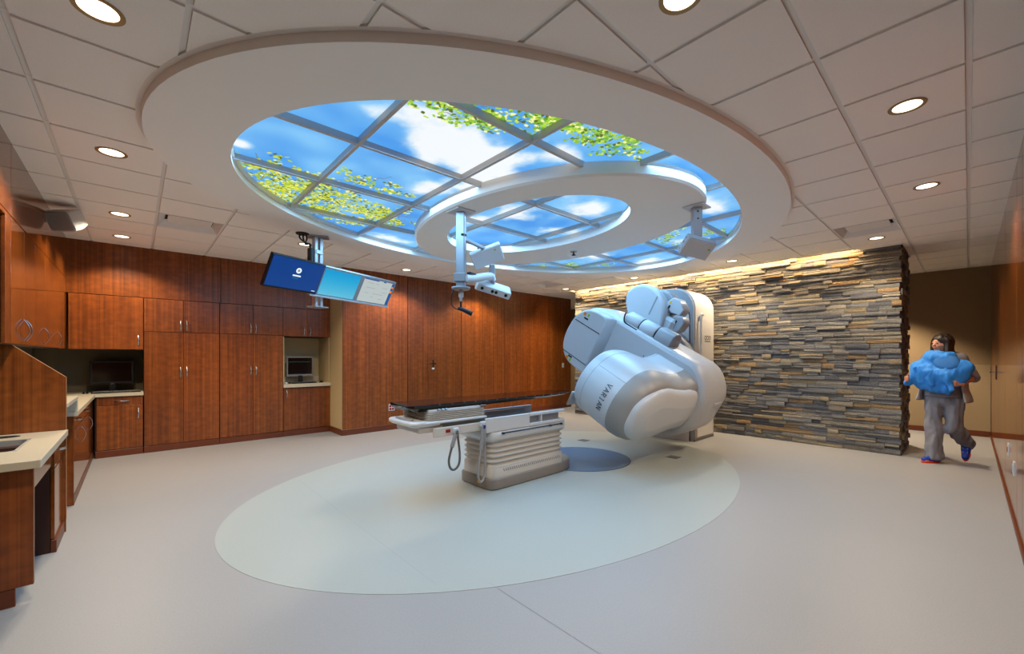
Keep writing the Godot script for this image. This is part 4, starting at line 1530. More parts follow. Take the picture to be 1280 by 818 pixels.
	for s in [0.006, 0.29]:
		st = new_st()
		lathe(st, [Vector2(0.0, s - 0.008), Vector2(0.128, s - 0.008), Vector2(0.128, s + 0.008), Vector2(0.0, s + 0.008)], axb, 32)
		commit(st, "sleeve_joint", M.void_dark, t)
	st = new_st()
	slab_b(st, smooth_poly([Vector2(0.98, 0.35), Vector2(0.975, 0.55), Vector2(0.985, 0.68), Vector2(1.03, 0.755), Vector2(1.12, 0.78), Vector2(1.21, 0.755), Vector2(1.255, 0.68), Vector2(1.265, 0.55), Vector2(1.27, 0.35), Vector2(1.12, 0.33)], 3), 0.30, 0.57, 0.02)
	commit(st, "sleeve_end_block", M.lin_grey, t)
	g_box(t, "sleeve_mount", M.lin_soft, 1.14, 0.12, 0.54, 0.24, 0.80, 0.14, 0.03)
	st = new_st()
	tube(st, curve([g3(1.0, -0.29, 0.72), g3(0.97, -0.27, 0.66), g3(0.965, -0.22, 0.59), g3(0.965, -0.05, 0.575), g3(0.965, 0.02, 0.575)], 5), 0.011)
	commit(st, "cable_channel", M.void_dark, t)
	# folded imaging arm
	st = new_st()
	slab_x(st, smooth_poly([Vector2(-0.50, 0.62), Vector2(-0.66, 0.80), Vector2(-0.68, 0.96), Vector2(-0.58, 1.10), Vector2(-0.42, 1.17), Vector2(-0.22, 1.15), Vector2(-0.06, 1.06), Vector2(0.05, 0.92), Vector2(0.11, 0.72), Vector2(0.12, 0.56), Vector2(-0.05, 0.52), Vector2(-0.28, 0.54)], 3), 1.40, 1.62, 0.045)
	var arm := commit(st, "imaging_arm", M.lin_soft, t)
	g_box(arm, "groove", M.lin_grey, 1.399, -0.16, 0.93, 0.006, 0.02, 0.30)
	st = new_st()
	slab_x(st, smooth_poly([Vector2(-0.35, 1.0), Vector2(-0.30, 1.16), Vector2(-0.08, 1.17), Vector2(0.06, 1.06), Vector2(0.08, 0.9), Vector2(-0.1, 0.8)], 4), 1.60, 1.78, 0.03)
	commit(st, "arm_shoulder", M.lin_grey, arm)
	st = new_st()
	slab_x(st, PackedVector2Array([Vector2(-0.06, 1.02), Vector2(0.02, 1.15), Vector2(0.12, 1.16), Vector2(0.26, 1.06), Vector2(0.24, 0.95), Vector2(0.08, 0.93)]), 1.52, 1.74, 0.02)
	var src := commit(st, "source_head", M.lin_soft, t)
	g_box(src, "warning_sticker", M.yellow, 1.519, 0.02, 1.07, 0.004, 0.03, 0.035)
	g_box(src, "slot", M.void_dark, 1.519, 0.03, 1.00, 0.004, 0.03, 0.05)
	st = new_st()
	slab_x(st, PackedVector2Array([Vector2(0.16, 0.90), Vector2(0.30, 0.95), Vector2(0.36, 0.88), Vector2(0.34, 0.74), Vector2(0.26, 0.66), Vector2(0.14, 0.68)]), 1.52, 1.74, 0.02)
	src = commit(st, "source_block", M.lin_grey, t)
	g_box(src, "slot", M.void_dark, 1.519, 0.24, 0.80, 0.004, 0.02, 0.14)
	g_box(t, "arm_link", M.lin_soft, 1.58, -0.05, 0.70, 0.22, 0.60, 0.34, 0.05)
	# side grip recess on the drum cover
	g_box(t, "grip_pad", M.lin_soft, 1.42, 1.368, 0.13, 0.26, 0.025, 0.06, 0.01)


func scale_poly(p: PackedVector2Array, sx: float, sy: float) -> PackedVector2Array:
	var out := PackedVector2Array()
	for q in p:
		out.append(Vector2(q.x * sx, (q.y + 1.28) * sy - 1.28 + 0.002))
	return out


func xp_loop(poly: PackedVector2Array, base: Callable, add: float) -> PackedVector3Array:
	var r := PackedVector3Array()
	for q in poly:
		r.append(g3(q.x, base.call(q.x) + add, q.y))
	return r


# rounded slab: outline in (x, p), from b0 to b1
func slab_b(st: SurfaceTool, poly: PackedVector2Array, b0: float, b1: float, r: float) -> void:
	var rings := []
	for k in 5:
		var a := PI / 2 * k / 4
		var lp := PackedVector3Array()
		for q in inset(poly, r * (1.0 - sin(a))):
			lp.append(g3(q.x, b0 + r * (1.0 - cos(a)), q.y))
		rings.append(lp)
	for k in 5:
		var a := PI / 2 * (1.0 - k / 4.0)
		var lp := PackedVector3Array()
		for q in inset(poly, r * (1.0 - sin(a))):
			lp.append(g3(q.x, b1 - r * (1.0 - cos(a)), q.y))
		rings.append(lp)
	loft(st, rings)


# ---------------------------------------------------------------- treatment couch

func build_couch():
	var t := thing("treatment_couch", "white motorised treatment couch with black table top on a pleated pedestal", "treatment couch", Vector3(3.2, 0, -3.6))
	var T := -t.position
	# floor base with a rounded end over the turntable
	var base := PackedVector2Array()
	for q in [Vector2(2.68, -3.40), Vector2(2.70, -3.335), Vector2(2.77, -3.31), Vector2(3.70, -3.31)]:
		base.append(q)
	for k in 13:
		var a := PI / 2 - PI * k / 12
		base.append(Vector2(3.72 + 0.40 * cos(a), -3.60 + 0.29 * sin(a)))
	for q in [Vector2(3.70, -3.89), Vector2(2.77, -3.89), Vector2(2.70, -3.865), Vector2(2.68, -3.80)]:
		base.append(q)
	var st := new_st()
	var rings := []
	for s in [[0.012, 0.0], [0.105, 0.0], [0.116, 0.006], [0.12, 0.02]]:
		rings.append(loop_at(inset(base, s[1]), s[0]))
	loft(st, rings)
	commit(st, "base_cover", M.base_grey, t).position = T
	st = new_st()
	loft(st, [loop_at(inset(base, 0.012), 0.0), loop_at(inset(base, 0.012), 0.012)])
	commit(st, "base_recess_shade", M.rubber, t).position = T  # foot recess under the cover, its shade put in as darker grey
	box_part("warning_sticker", M.yellow, t, Vector3(2.679, 0.065, -3.52) + T, Vector3(0.004, 0.03, 0.05))
	# ribbed skirt
	var sk := round_rect(2.70, -3.875, 3.83, -3.325, 0.08, 6)
	st = new_st()
	loft(st, [loop_at(sk, 0.119), loop_at(sk, 0.225), loop_at(inset(sk, 0.008), 0.236)])
	commit(st, "skirt", M.bellow, t).position = T
	st = new_st()
	for k in 30:
		box(st, Vector3(2.86 + 0.03 * k, 0.195, -3.323), Vector3(0.006, 0.035, 0.008), 0.0, Basis(Vector3(0, 0, 1), 0.5))
	commit(st, "vent_ribs", M.lin_grey, t).position = T
	# pleated bellows
	st = new_st()
	rings = []
	var n := 5
	for k in n * 6 + 1:
		var y := 0.236 + (0.508 - 0.236) * k / (n * 6.0)
		var w := cos(TAU * k / 6.0)
		rings.append(loop_at(inset(round_rect(2.70, -3.875, 3.83, -3.325, 0.09, 6), 0.014 - 0.016 * w), y))
	loft(st, rings)
	commit(st, "pedestal_bellows", M.bellow, t).position = T
	# lower carriage
	var lc := round_rect(2.67, -3.89, 3.845, -3.31, 0.05, 5)
	st = new_st()
	loft(st, [loop_at(inset(lc, 0.03), 0.505), loop_at(inset(lc, 0.005), 0.525), loop_at(lc, 0.55), loop_at(lc, 0.60), loop_at(inset(lc, 0.01), 0.61)])
	commit(st, "carriage", M.white, t).position = T
	# side rails of the upper frame: a trough, open in the near side towards the machine
	box_part("side_rail", M.white, t, Vector3(2.92, 0.685, -3.325) + T, Vector3(0.62, 0.15, 0.03), 0.006)
	box_part("side_rail", M.white, t, Vector3(3.515, 0.742, -3.325) + T, Vector3(0.59, 0.034, 0.04), 0.006)
	box_part("side_rail", M.white, t, Vector3(3.515, 0.628, -3.325) + T, Vector3(0.59, 0.035, 0.04), 0.006)
	box_part("rail_web", M.lin_grey, t, Vector3(3.49, 0.685, -3.37) + T, Vector3(0.54, 0.10, 0.012))
	box_part("rail_post", M.white, t, Vector3(3.42, 0.685, -3.335) + T, Vector3(0.02, 0.085, 0.04))
	box_part("side_rail", M.white, t, Vector3(3.20, 0.685, -3.868) + T, Vector3(1.18, 0.155, 0.03), 0.006)
	box_part("trough_floor", M.lin_grey, t, Vector3(3.20, 0.635, -3.60) + T, Vector3(1.14, 0.03, 0.52))
	box_part("inner_rail", M.alu, t, Vector3(3.05, 0.74, -3.72) + T, Vector3(0.95, 0.04, 0.05), 0.004)
	st = new_st()
	tube(st, [Vector3(2.83, 0.590, -3.295), Vector3(3.75, 0.590, -3.295)], 0.007)
	commit(st, "bumper_bar", M.black, t).position = T
	for x in [2.83, 3.55, 3.74]:
		box_part("bumper_mount", M.black, t, Vector3(x, 0.588, -3.30) + T, Vector3(0.03, 0.02, 0.03), 0.004)
	# sliding beam under the head end
	box_part("beam", M.lin_grey, t, Vector3(2.34, 0.728, -3.60) + T, Vector3(0.72, 0.078, 0.36), 0.004)
	box_part("beam_skirt", M.lin_beige, t, Vector3(2.37, 0.685, -3.345) + T, Vector3(0.70, 0.085, 0.03), 0.006)
	box_part("warning_sticker", M.red, t, Vector3(2.17, 0.688, -3.328) + T, Vector3(0.05, 0.03, 0.004))
	box_part("warning_sticker", M.yellow, t, Vector3(2.24, 0.688, -3.328) + T, Vector3(0.02, 0.02, 0.004))
	box_part("slide_plate", M.white, t, Vector3(2.29, 0.778, -3.60) + T, Vector3(0.70, 0.022, 0.54), 0.006)
	# control tongue at the head end
	st = new_st()
	loft(st, [loop_at(round_rect(1.84, -3.84, 2.12, -3.36, 0.05, 5), 0.745), loop_at(round_rect(1.81, -3.86, 2.12, -3.34, 0.06, 5), 0.765), loop_at(round_rect(1.81, -3.86, 2.12, -3.34, 0.06, 5), 0.79), loop_at(round_rect(1.82, -3.85, 2.12, -3.35, 0.06, 5), 0.798)])
	commit(st, "tongue", M.white, t).position = T
	st = new_st()
	tube(st, curve([Vector3(1.86, 0.80, -3.75), Vector3(1.84, 0.806, -3.60), Vector3(1.86, 0.80, -3.45)], 6), 0.014)
	commit(st, "grip", M.lin_grey, t).position = T
	box_part("tongue_underside", M.lin_beige, t, Vector3(2.02, 0.715, -3.60) + T, Vector3(0.26, 0.06, 0.44), 0.01)
	# pleated slide cover below the table top
	st = new_st()
	rings = []
	n = 5
	for k in n * 4 + 1:
		var y := 0.79 + (0.875 - 0.79) * k / (n * 4.0)
		var w := cos(TAU * k / 4.0)
		rings.append(loop_at(inset(rect_loop(1.96, -3.84, 2.63, -3.34), 0.008 - 0.008 * w), y))
	loft(st, rings, true, false)
	commit(st, "slide_bellows", M.bellow, t).position = T
	box_part("top_clamp", M.white, t, Vector3(2.30, 0.885, -3.60) + T, Vector3(0.64, 0.022, 0.48), 0.005)
	for x in [2.08, 2.12, 2.16]:
		box_part("clamp_lug", M.steel, t, Vector3(x, 0.895, -3.352) + T, Vector3(0.022, 0.014, 0.02), 0.003)
	box_part("clamp_lug", M.steel, t, Vector3(2.60, 0.893, -3.352) + T, Vector3(0.07, 0.016, 0.03), 0.003)
	# black table top: thick at the head end, thin at the tip
	st = new_st()
	rings = []
	for s in [[1.835, 0.0, 0.060], [1.85, 0.0, 0.066], [1.93, 0.0, 0.066], [2.4, 0.0, 0.060], [3.0, 0.0, 0.052], [3.6, 0.0, 0.042], [3.92, 0.02, 0.034], [4.06, 0.07, 0.028], [4.13, 0.14, 0.020]]:
		var w: float = 0.232 - s[1]
		var d: float = s[2]
		rings.append(PackedVector3Array([Vector3(s[0], 0.945, -3.60 - w), Vector3(s[0], 0.945, -3.60 + w), Vector3(s[0], 0.938, -3.60 + w + 0.004), Vector3(s[0], 0.945 - d * 0.45, -3.60 + w), Vector3(s[0] + (0.03 if s[0] < 1.86 else 0.0), 0.945 - d, -3.60 + w - 0.05), Vector3(s[0] + (0.03 if s[0] < 1.86 else 0.0), 0.945 - d, -3.60 - w + 0.05), Vector3(s[0], 0.945 - d * 0.45, -3.60 - w), Vector3(s[0], 0.938, -3.60 - w - 0.004)]))
	loft(st, rings, true, false)
	var top := commit(st, "table_top", M.gloss_black, t, "glossy black carbon fibre table top")
	top.position = T
	for k in 14:
		box_part("index_notch", M.rubber, top, Vector3(2.1 + 0.14 * k, 0.938, -3.364), Vector3(0.012, 0.010, 0.006))
	for k in 3:
		box_part("end_mark", M.lin_grey, top, Vector3(1.8335, 0.915, -3.655 + 0.022 * k), Vector3(0.003, 0.016, 0.012))
	# two hand controls with coiled leads
	var pend := [[Vector3(2.25, 0.69, -3.30), Vector3(2.19, 0.53, -3.30), [Vector3(2.19, 0.53, -3.30), Vector3(2.16, 0.42, -3.30), Vector3(2.175, 0.345, -3.30), Vector3(2.22, 0.32, -3.30), Vector3(2.27, 0.36, -3.30), Vector3(2.285, 0.46, -3.305), Vector3(2.28, 0.64, -3.33), Vector3(2.31, 0.69, -3.36)]], [Vector3(2.56, 0.72, -3.28), Vector3(2.525, 0.47, -3.28), [Vector3(2.525, 0.47, -3.28), Vector3(2.485, 0.29, -3.275), Vector3(2.49, 0.18, -3.275), Vector3(2.53, 0.15, -3.275), Vector3(2.565, 0.22, -3.28), Vector3(2.57, 0.36, -3.28), Vector3(2.58, 0.55, -3.30), Vector3(2.60, 0.66, -3.32)]]]
	for k in 2:
		var a: Vector3 = pend[k][0]
		var b: Vector3 = pend[k][1]
		var y := (a - b).normalized()
		var z := Vector3(0, 0, 1)
		var bas := Basis(y.cross(z).normalized(), y, z)
		var pt := box_part("hand_control", M.lin_grey, t, (a + b) * 0.5 + T, Vector3(0.042, (a - b).length(), 0.028), 0.010, bas)
		box_part("buttons", M.blue_mark if k == 1 else M.rubber, pt, a.lerp(b, 0.12) + Vector3(0, 0, 0.0145) + T, Vector3(0.026, 0.035, 0.004), 0.001, bas)
		box_part("holder", M.white, t, a + Vector3(0, -0.005, -0.022) + T, Vector3(0.06, 0.05, 0.035), 0.006)
		st = new_st()
		tube(st, curve(pend[k][2], 8), 0.011)
		commit(st, "lead", M.rubber if k == 0 else M.lin_grey, t).position = T


func rect_loop(x0: float, z0: float, x1: float, z1: float) -> PackedVector2Array:
	return round_rect(x0, z0, x1, z1, 0.03, 3)


# ---------------------------------------------------------------- things hung from the ceiling

func build_ceiling_devices():
	build_screens()
	# column with a microphone
	var t := thing("support_column", "square aluminium column with a black gooseneck microphone hung from the inner ring", "ceiling column", Vector3(2.435, 2.868, -3.5))
	box_part("top_plate", M.white, t, Vector3(0, -0.008, 0), Vector3(0.22, 0.016, 0.22), 0.004)
	box_part("column", M.alu, t, Vector3(0, -0.40, 0), Vector3(0.085, 0.77, 0.085), 0.006, Basis(Vector3.UP, 0.74))
	for s in [-1, 1]:
		box_part("edge_profile", M.lin_grey, t, Basis(Vector3.UP, 0.74) * Vector3(s * 0.034, -0.40, 0.0435), Vector3(0.022, 0.76, 0.006), 0.002, Basis(Vector3.UP, 0.74))
	box_part("clamp", M.black, t, Vector3(0.0, -0.25, 0.05), Vector3(0.06, 0.02, 0.02), 0.003)
	var st := new_st()
	lathe(st, [Vector2(0.0, -0.80), Vector2(0.085, -0.80), Vector2(0.095, -0.79), Vector2(0.095, -0.775), Vector2(0.0, -0.77)], Transform3D(), 28)
	commit(st, "end_flange", M.blue_mark if false else M.lin_grey, t)
	st = new_st()
	lathe(st, [Vector2(0, -0.92), Vector2(0.014, -0.92), Vector2(0.016, -0.88), Vector2(0.026, -0.87), Vector2(0.026, -0.84), Vector2(0.018, -0.80), Vector2(0, -0.80)], Transform3D(), 16)
	commit(st, "microphone_stem", M.white, t)
	st = new_st()
	tube(st, curve([Vector3(-0.05, -0.79, -0.06), Vector3(-0.07, -0.86, -0.065), Vector3(-0.065, -0.96, -0.06), Vector3(-0.02, -1.0, -0.02), Vector3(0.0, -0.99, 0.0)], 6), 0.006)
	commit(st, "microphone_lead", M.black, t)
	st = new_st()
	tube(st, [Vector3(0, -0.91, 0), Vector3(0.0, -1.0, 0.0)], 0.010)
	tube(st, [Vector3(-0.02, -0.985, -0.018), Vector3(0.02, -1.005, 0.018), Vector3(0.085, -1.045, 0.075)], 0.018, 12, 0.026)
	commit(st, "microphone", M.black, t)
	# white sensor box beside the column
	t = thing("sensor_box", "white tilted sensor box with green mark beside the ceiling column", "sensor box", Vector3(2.93, 2.53, -3.70), "ceiling sensor boxes")
	sensor(t, Basis(Vector3(0.80, 0.16, 0.58).normalized(), 0.0) , 0)
	# optical tracking camera on a white arm
	t = thing("tracking_camera", "white optical tracking camera bar on a curved arm clamped to the ceiling column", "camera", Vector3(3.02, 2.868, -3.72))
	st = new_st()
	tube(st, [Vector3(0, -0.43, 0), Vector3(0, -0.55, 0)], 0.034, 14)
	commit(st, "box_post", M.lin_grey, t)
	st = new_st()
	tube(st, curve([Vector3(-0.555, -0.68, 0.205), Vector3(-0.40, -0.655, 0.15), Vector3(-0.2, -0.60, 0.075), Vector3(-0.05, -0.565, 0.02), Vector3(0.0, -0.57, -0.01), Vector3(0.015, -0.61, -0.01)], 6), 0.045, 14)
	commit(st, "arm", M.white, t)
	box_part("column_clamp", M.lin_grey, t, Vector3(-0.585, -0.68, 0.22), Vector3(0.12, 0.09, 0.12), 0.008, Basis(Vector3.UP, 0.74))
	box_part("cable_loom", M.black, t, Vector3(-0.40, -0.605, 0.15), Vector3(0.12, 0.03, 0.05), 0.008, Basis(Vector3.UP, 0.35))
	st = new_st()
	tube(st, [Vector3(0.012, -0.60, -0.008), Vector3(0.012, -0.67, -0.008)], 0.03, 12)
	commit(st, "swivel", M.lin_grey, t)
	var hb := Vector3(0.90, -0.24, 0.36).normalized()
	var nb := Vector3(-0.30, -0.55, 0.78)
	nb = (nb - hb * nb.dot(hb)).normalized()
	var vb := nb.cross(hb)
	var bb := Basis(hb, vb, nb)
	var cc := Vector3(0.012, -0.715, 0.005)
	st = new_st()
	loft(st, [bar_ring(cc, bb, 0.14, 0.06, -0.10), bar_ring(cc, bb, 0.20, 0.075, -0.06), bar_ring(cc, bb, 0.21, 0.045, 0.03), bar_ring(cc, bb, 0.20, 0.035, 0.045)])
	var cb := commit(st, "camera_bar", M.white, t)
	for u in [-0.14, -0.015, 0.03, 0.15]:
		st = new_st()
		lathe(st, [Vector2(0, 0.044), Vector2(0.018, 0.044), Vector2(0.018, 0.050), Vector2(0, 0.050)], Transform3D(Basis(hb, nb, hb.cross(nb)), cc + hb * u), 14)
		commit(st, "lens", M.void_dark, cb)
	# second sensor box, on a short square post
	t = thing("sensor_box", "white tilted sensor box on a short square post below the ring", "sensor box", Vector3(4.07, 2.47, -1.82), "ceiling sensor boxes")
	box_part("top_plate", M.white, t, Vector3(0, 0.391, 0), Vector3(0.20, 0.014, 0.20), 0.003)
	box_part("post", M.lin_soft, t, Vector3(0, 0.24, 0), Vector3(0.085, 0.30, 0.085), 0.005, Basis(Vector3.UP, 0.74))
	for y in [0.34, 0.27]:
		st = new_st()
		var fdir := Basis(Vector3.UP, 0.74) * Vector3(0, 0, 1)
		fdir = Basis(Vector3.UP, 0.74) * Vector3(-1, 0, 0)
		lathe(st, [Vector2(0, 0.040), Vector2(0.008, 0.040), Vector2(0.008, 0.045), Vector2(0, 0.045)], along(Vector3(0, y, 0), fdir), 10)
		commit(st, "bolt", M.black, t)
	sensor(t, Basis(), 1)
	# sprinkler on the inner ring
	t = thing("sprinkler_head", "small metal sprinkler head under the inner ceiling ring", "sprinkler", Vector3(4.55, 2.868, -3.78))
	st = new_st()
	lathe(st, [Vector2(0, 0), Vector2(0.05, 0), Vector2(0.045, -0.006), Vector2(0.015, -0.010), Vector2(0.010, -0.045), Vector2(0, -0.045)], Transform3D(), 18)
	commit(st, "rose", M.steel, t)
	st = new_st()
	lathe(st, [Vector2(0, -0.045), Vector2(0.03, -0.047), Vector2(0.03, -0.052), Vector2(0, -0.052)], Transform3D(), 18)
	commit(st, "deflector", M.void_dark, t)
	# loudspeaker on the left soffit
	t = thing("loudspeaker", "small grey wedge loudspeaker bracketed high on the left soffit", "speaker", Vector3(-0.50, 2.80, -6.28))
	var sb := Basis(Vector3.UP, -0.75) * Basis(Vector3.RIGHT, 0.5)
	st = new_st()
	loft(st, [bar_ring(Vector3.ZERO, sb, 0.13, 0.10, 0.10), bar_ring(Vector3.ZERO, sb, 0.125, 0.10, 0.02), bar_ring(Vector3.ZERO, sb, 0.08, 0.085, -0.09)])
	commit(st, "cabinet", M.speaker, t)
	st = new_st()
	loft(st, [bar_ring(Vector3.ZERO, sb, 0.122, 0.092, 0.10), bar_ring(Vector3.ZERO, sb, 0.118, 0.088, 0.108)])
	commit(st, "grille", M.lin_grey, t)
	box_part("wall_plate", M.steel, t, Vector3(-0.152, -0.01, -0.02), Vector3(0.014, 0.09, 0.06), 0.003)
	st = new_st()
	tube(st, [Vector3(-0.15, -0.02, -0.02), Vector3(-0.08, -0.02, -0.03), Vector3(-0.03, 0.0, -0.02)], 0.014)
	commit(st, "bracket", M.steel, t)


func bar_ring(c: Vector3, b: Basis, hw: float, hh: float, z: float) -> PackedVector3Array:
	var r := PackedVector3Array()
	for q in round_rect(-hw, -hh, hw, hh, minf(hw, hh) * 0.3, 3):
		r.append(c + b * Vector3(q.x, q.y, z))
	return r


# flat box whose broad face looks down towards the couch
func sensor(t: Node3D, _b: Basis, k: int) -> void:
	var u := Vector3(0.66, 0.34, 0.60).normalized() if k == 0 else Vector3(0.80, -0.22, 0.55).normalized()
	var n := Vector3(-0.40, -0.60, 0.70) if k == 0 else Vector3(-0.60, -0.62, 0.25)
	n = (n - u * n.dot(u)).normalized()
	var v := n.cross(u)
	var b := Basis(u, v, n)
	var big := 1.2 if k == 0 else 1.0
	box_part("case", M.lin_soft, t, Vector3.ZERO, Vector3(0.30 * big, 0.20, 0.075), 0.008, b)
	box_part("face_plate", M.white, t, b * Vector3(0, 0, 0.039), Vector3(0.285 * big, 0.188, 0.006), 0.002, b)
	box_part("green_mark", M.green, t, b * Vector3(0.105, 0.055 if k == 0 else 0.03, 0.0425), Vector3(0.022, 0.016, 0.003), 0.0, b)
	for s in [-0.06, 0.02, 0.07]:
		box_part("side_port", M.lin_grey, t, b * Vector3(0.181 if k == 0 else -0.151, s, 0.0), Vector3(0.004, 0.02, 0.02), 0.001, b)
	var st := new_st()
	tube(st, curve([b * Vector3(-0.05, 0.05, -0.035), b * Vector3(-0.06, 0.09, -0.10), b * Vector3(0.0, 0.06, -0.14), b * Vector3(0.05, 0.02, -0.10)], 6), 0.012)
	commit(st, "cable", M.black, t)
	box_part("knuckle", M.steel, t, b * Vector3(0, 0.02, -0.07) if k == 0 else Vector3(0, 0.07, 0), Vector3(0.06, 0.07, 0.07), 0.008, b if k == 0 else Basis())
	if k == 0:
		box_part("bracket", M.lin_grey, t, Vector3(-0.26, 0.07, 0.10), Vector3(0.50, 0.03, 0.04), 0.004, Basis(Vector3.UP, 0.39))
pass


func build_screens():
	var t := thing("ceiling_screen_mount", "three tilted flat screens on an aluminium ceiling post", "screen mount", Vector3(1.68, 2.892, -5.53))
	var hd := Vector3(0.913, 0, -0.408).normalized()
	var nh := Vector3(0.408, 0, 0.913).normalized()
	var tau := deg_to_rad(28.0)
	var n := nh * cos(tau) + Vector3(0, -sin(tau), 0)
	var up := nh * sin(tau) + Vector3(0, cos(tau), 0)
	var b := Basis(hd, up, n)
	var o := Vector3(0, -0.392, 0) + nh * 0.27
	var at := func(u: float, d: float, w: float) -> Vector3: return o + hd * (u * 0.965 - 0.135) - up * (d * 0.965 + 0.045) + n * w
	box_part("ceiling_plate", M.alu, t, Vector3(0, -0.008, 0), Vector3(0.26, 0.016, 0.16), 0.004, Basis(Vector3.UP, -0.42))
	for s in [-1, 1]:
		box_part("post", M.alu, t, hd * (s * 0.038) + Vector3(0, -0.45, 0), Vector3(0.045, 0.87, 0.06), 0.005, Basis(hd, Vector3.UP, nh))
	box_part("cross_piece", M.alu, t, Vector3(0, -0.20, 0.0) + nh * 0.01, Vector3(0.10, 0.05, 0.06), 0.004, Basis(hd, Vector3.UP, nh))
	box_part("foot_plate", M.alu, t, Vector3(0, -0.885, 0), Vector3(0.20, 0.016, 0.16), 0.004, Basis(hd, Vector3.UP, nh))
	box_part("junction_box", M.black, t, hd * -0.10 + Vector3(0, -0.27, 0), Vector3(0.05, 0.20, 0.07), 0.008, Basis(hd, Vector3.UP, nh))
	for k in 3:
		var st := new_st()
		tube(st, curve([Vector3(-0.20 + 0.03 * k, 0.0, 0.02), Vector3(-0.21 + 0.04 * k, -0.06, 0.02), Vector3(-0.15, -0.11 - 0.01 * k, 0.03), Vector3(-0.10, -0.12, 0.02 + 0.01 * k), Vector3(-0.095, -0.19, 0.03)], 6), 0.010)
		commit(st, "cable", M.black, t)
	var st2 := new_st()
	lathe(st2, [Vector2(0, 0), Vector2(0.075, 0), Vector2(0.07, -0.014), Vector2(0, -0.014)], at_y(Vector3(-0.18, 0, 0.02)), 20)
	commit(st2, "cable_rose", M.black, t)
	# wide black screen
	var s1 := box_part("left_housing", M.black, t, at.call(-0.372, 0.15, 0.045), Vector3(0.675, 0.378, 0.045), 0.006, b)
	var f := box_part("navy_display_screen", M.navy, s1, at.call(-0.372, 0.145, 0.069), Vector3(0.648, 0.340, 0.003), 0.0, b)
	st2 = new_st()
	lathe_ring(st2, [Vector2(0.014, 0.0715), Vector2(0.033, 0.0715), Vector2(0.033, 0.0725), Vector2(0.014, 0.0725)], Transform3D(Basis(hd, n, hd.cross(n)), at.call(-0.36, 0.09, 0.0)), 24)
	commit(st2, "screen_emblem", M.ui_white, f)
	st2 = new_st()
	lathe(st2, [Vector2(0, 0.0715), Vector2(0.009, 0.0715), Vector2(0.009, 0.0725), Vector2(0, 0.0725)], Transform3D(Basis(hd, n, hd.cross(n)), at.call(-0.36, 0.09, 0.0)), 16)
	commit(st2, "screen_emblem_centre", M.ui_grey, f)
	box_part("screen_title", M.ui_white, f, at.call(-0.365, 0.155, 0.0715), Vector3(0.10, 0.016, 0.002), 0.0, b)
	box_part("screen_subtitle", M.ui_teal, f, at.call(-0.375, 0.185, 0.0715), Vector3(0.07, 0.018, 0.002), 0.0, b)
	box_part("screen_corner_mark", M.ui_white, f, at.call(-0.085, 0.305, 0.0715), Vector3(0.045, 0.007, 0.002), 0.0, b)
	# paired screens in one aluminium frame
	var s2 := box_part("paired_frame", M.alu, t, at.call(0.632, 0.163, 0.025), Vector3(1.298, 0.391, 0.05), 0.008, b)
	box_part("bottom_lip", M.lin_soft, s2, at.call(0.60, 0.362, 0.045), Vector3(1.36, 0.020, 0.055), 0.005, b)
	box_part("tilt_bracket", M.alu, t, nh * 0.09 + Vector3(0, -0.56, 0), Vector3(0.10, 0.10, 0.14), 0.006, Basis(hd, Vector3.UP, nh))
	var inner := box_part("inner_bezel", M.lin_grey, s2, at.call(0.632, 0.163, 0.0505), Vector3(1.255, 0.352, 0.003), 0.0, b)
	var cy := QuadMesh.new()
	cy.size = Vector2(0.565, 0.333)
	var q := put(cy, "cyan_display_screen", M.cyan, inner)
	q.transform = Transform3D(b, at.call(0.295, 0.165, 0.0535))
	f = box_part("document_display_screen", M.ui, inner, at.call(0.965, 0.165, 0.053), Vector3(0.589, 0.333, 0.003), 0.0, b)
	box_part("screen_top_bar", M.ui_blue, f, at.call(0.80, -0.001, 0.0555), Vector3(0.27, 0.014, 0.002), 0.0, b)
	box_part("screen_top_block", M.ui_blue, f, at.call(1.06, -0.001, 0.0555), Vector3(0.05, 0.014, 0.002), 0.0, b)
	box_part("screen_side_bar", M.ui_blue, f, at.call(1.245, 0.165, 0.0555), Vector3(0.048, 0.331, 0.002), 0.0, b)
	box_part("screen_block", M.ui_orange, f, at.call(1.243, 0.055, 0.0565), Vector3(0.036, 0.026, 0.002), 0.0, b)
	box_part("screen_block", M.ui_orange, f, at.call(1.238, 0.125, 0.0565), Vector3(0.040, 0.036, 0.002), 0.0, b)
	for l in [[0.80, 0.05, 0.10], [0.83, 0.12, 0.16], [0.76, 0.12, 0.04], [0.93, 0.05, 0.06], [1.10, 0.09, 0.10], [1.12, 0.16, 0.12], [0.90, 0.25, 0.05], [1.08, 0.27, 0.08], [0.78, 0.20, 0.07], [1.00, 0.20, 0.20]]:
		box_part("screen_line", M.ui_grey, f, at.call(l[0], l[1], 0.0552), Vector3(l[2], 0.006, 0.001), 0.0, b)


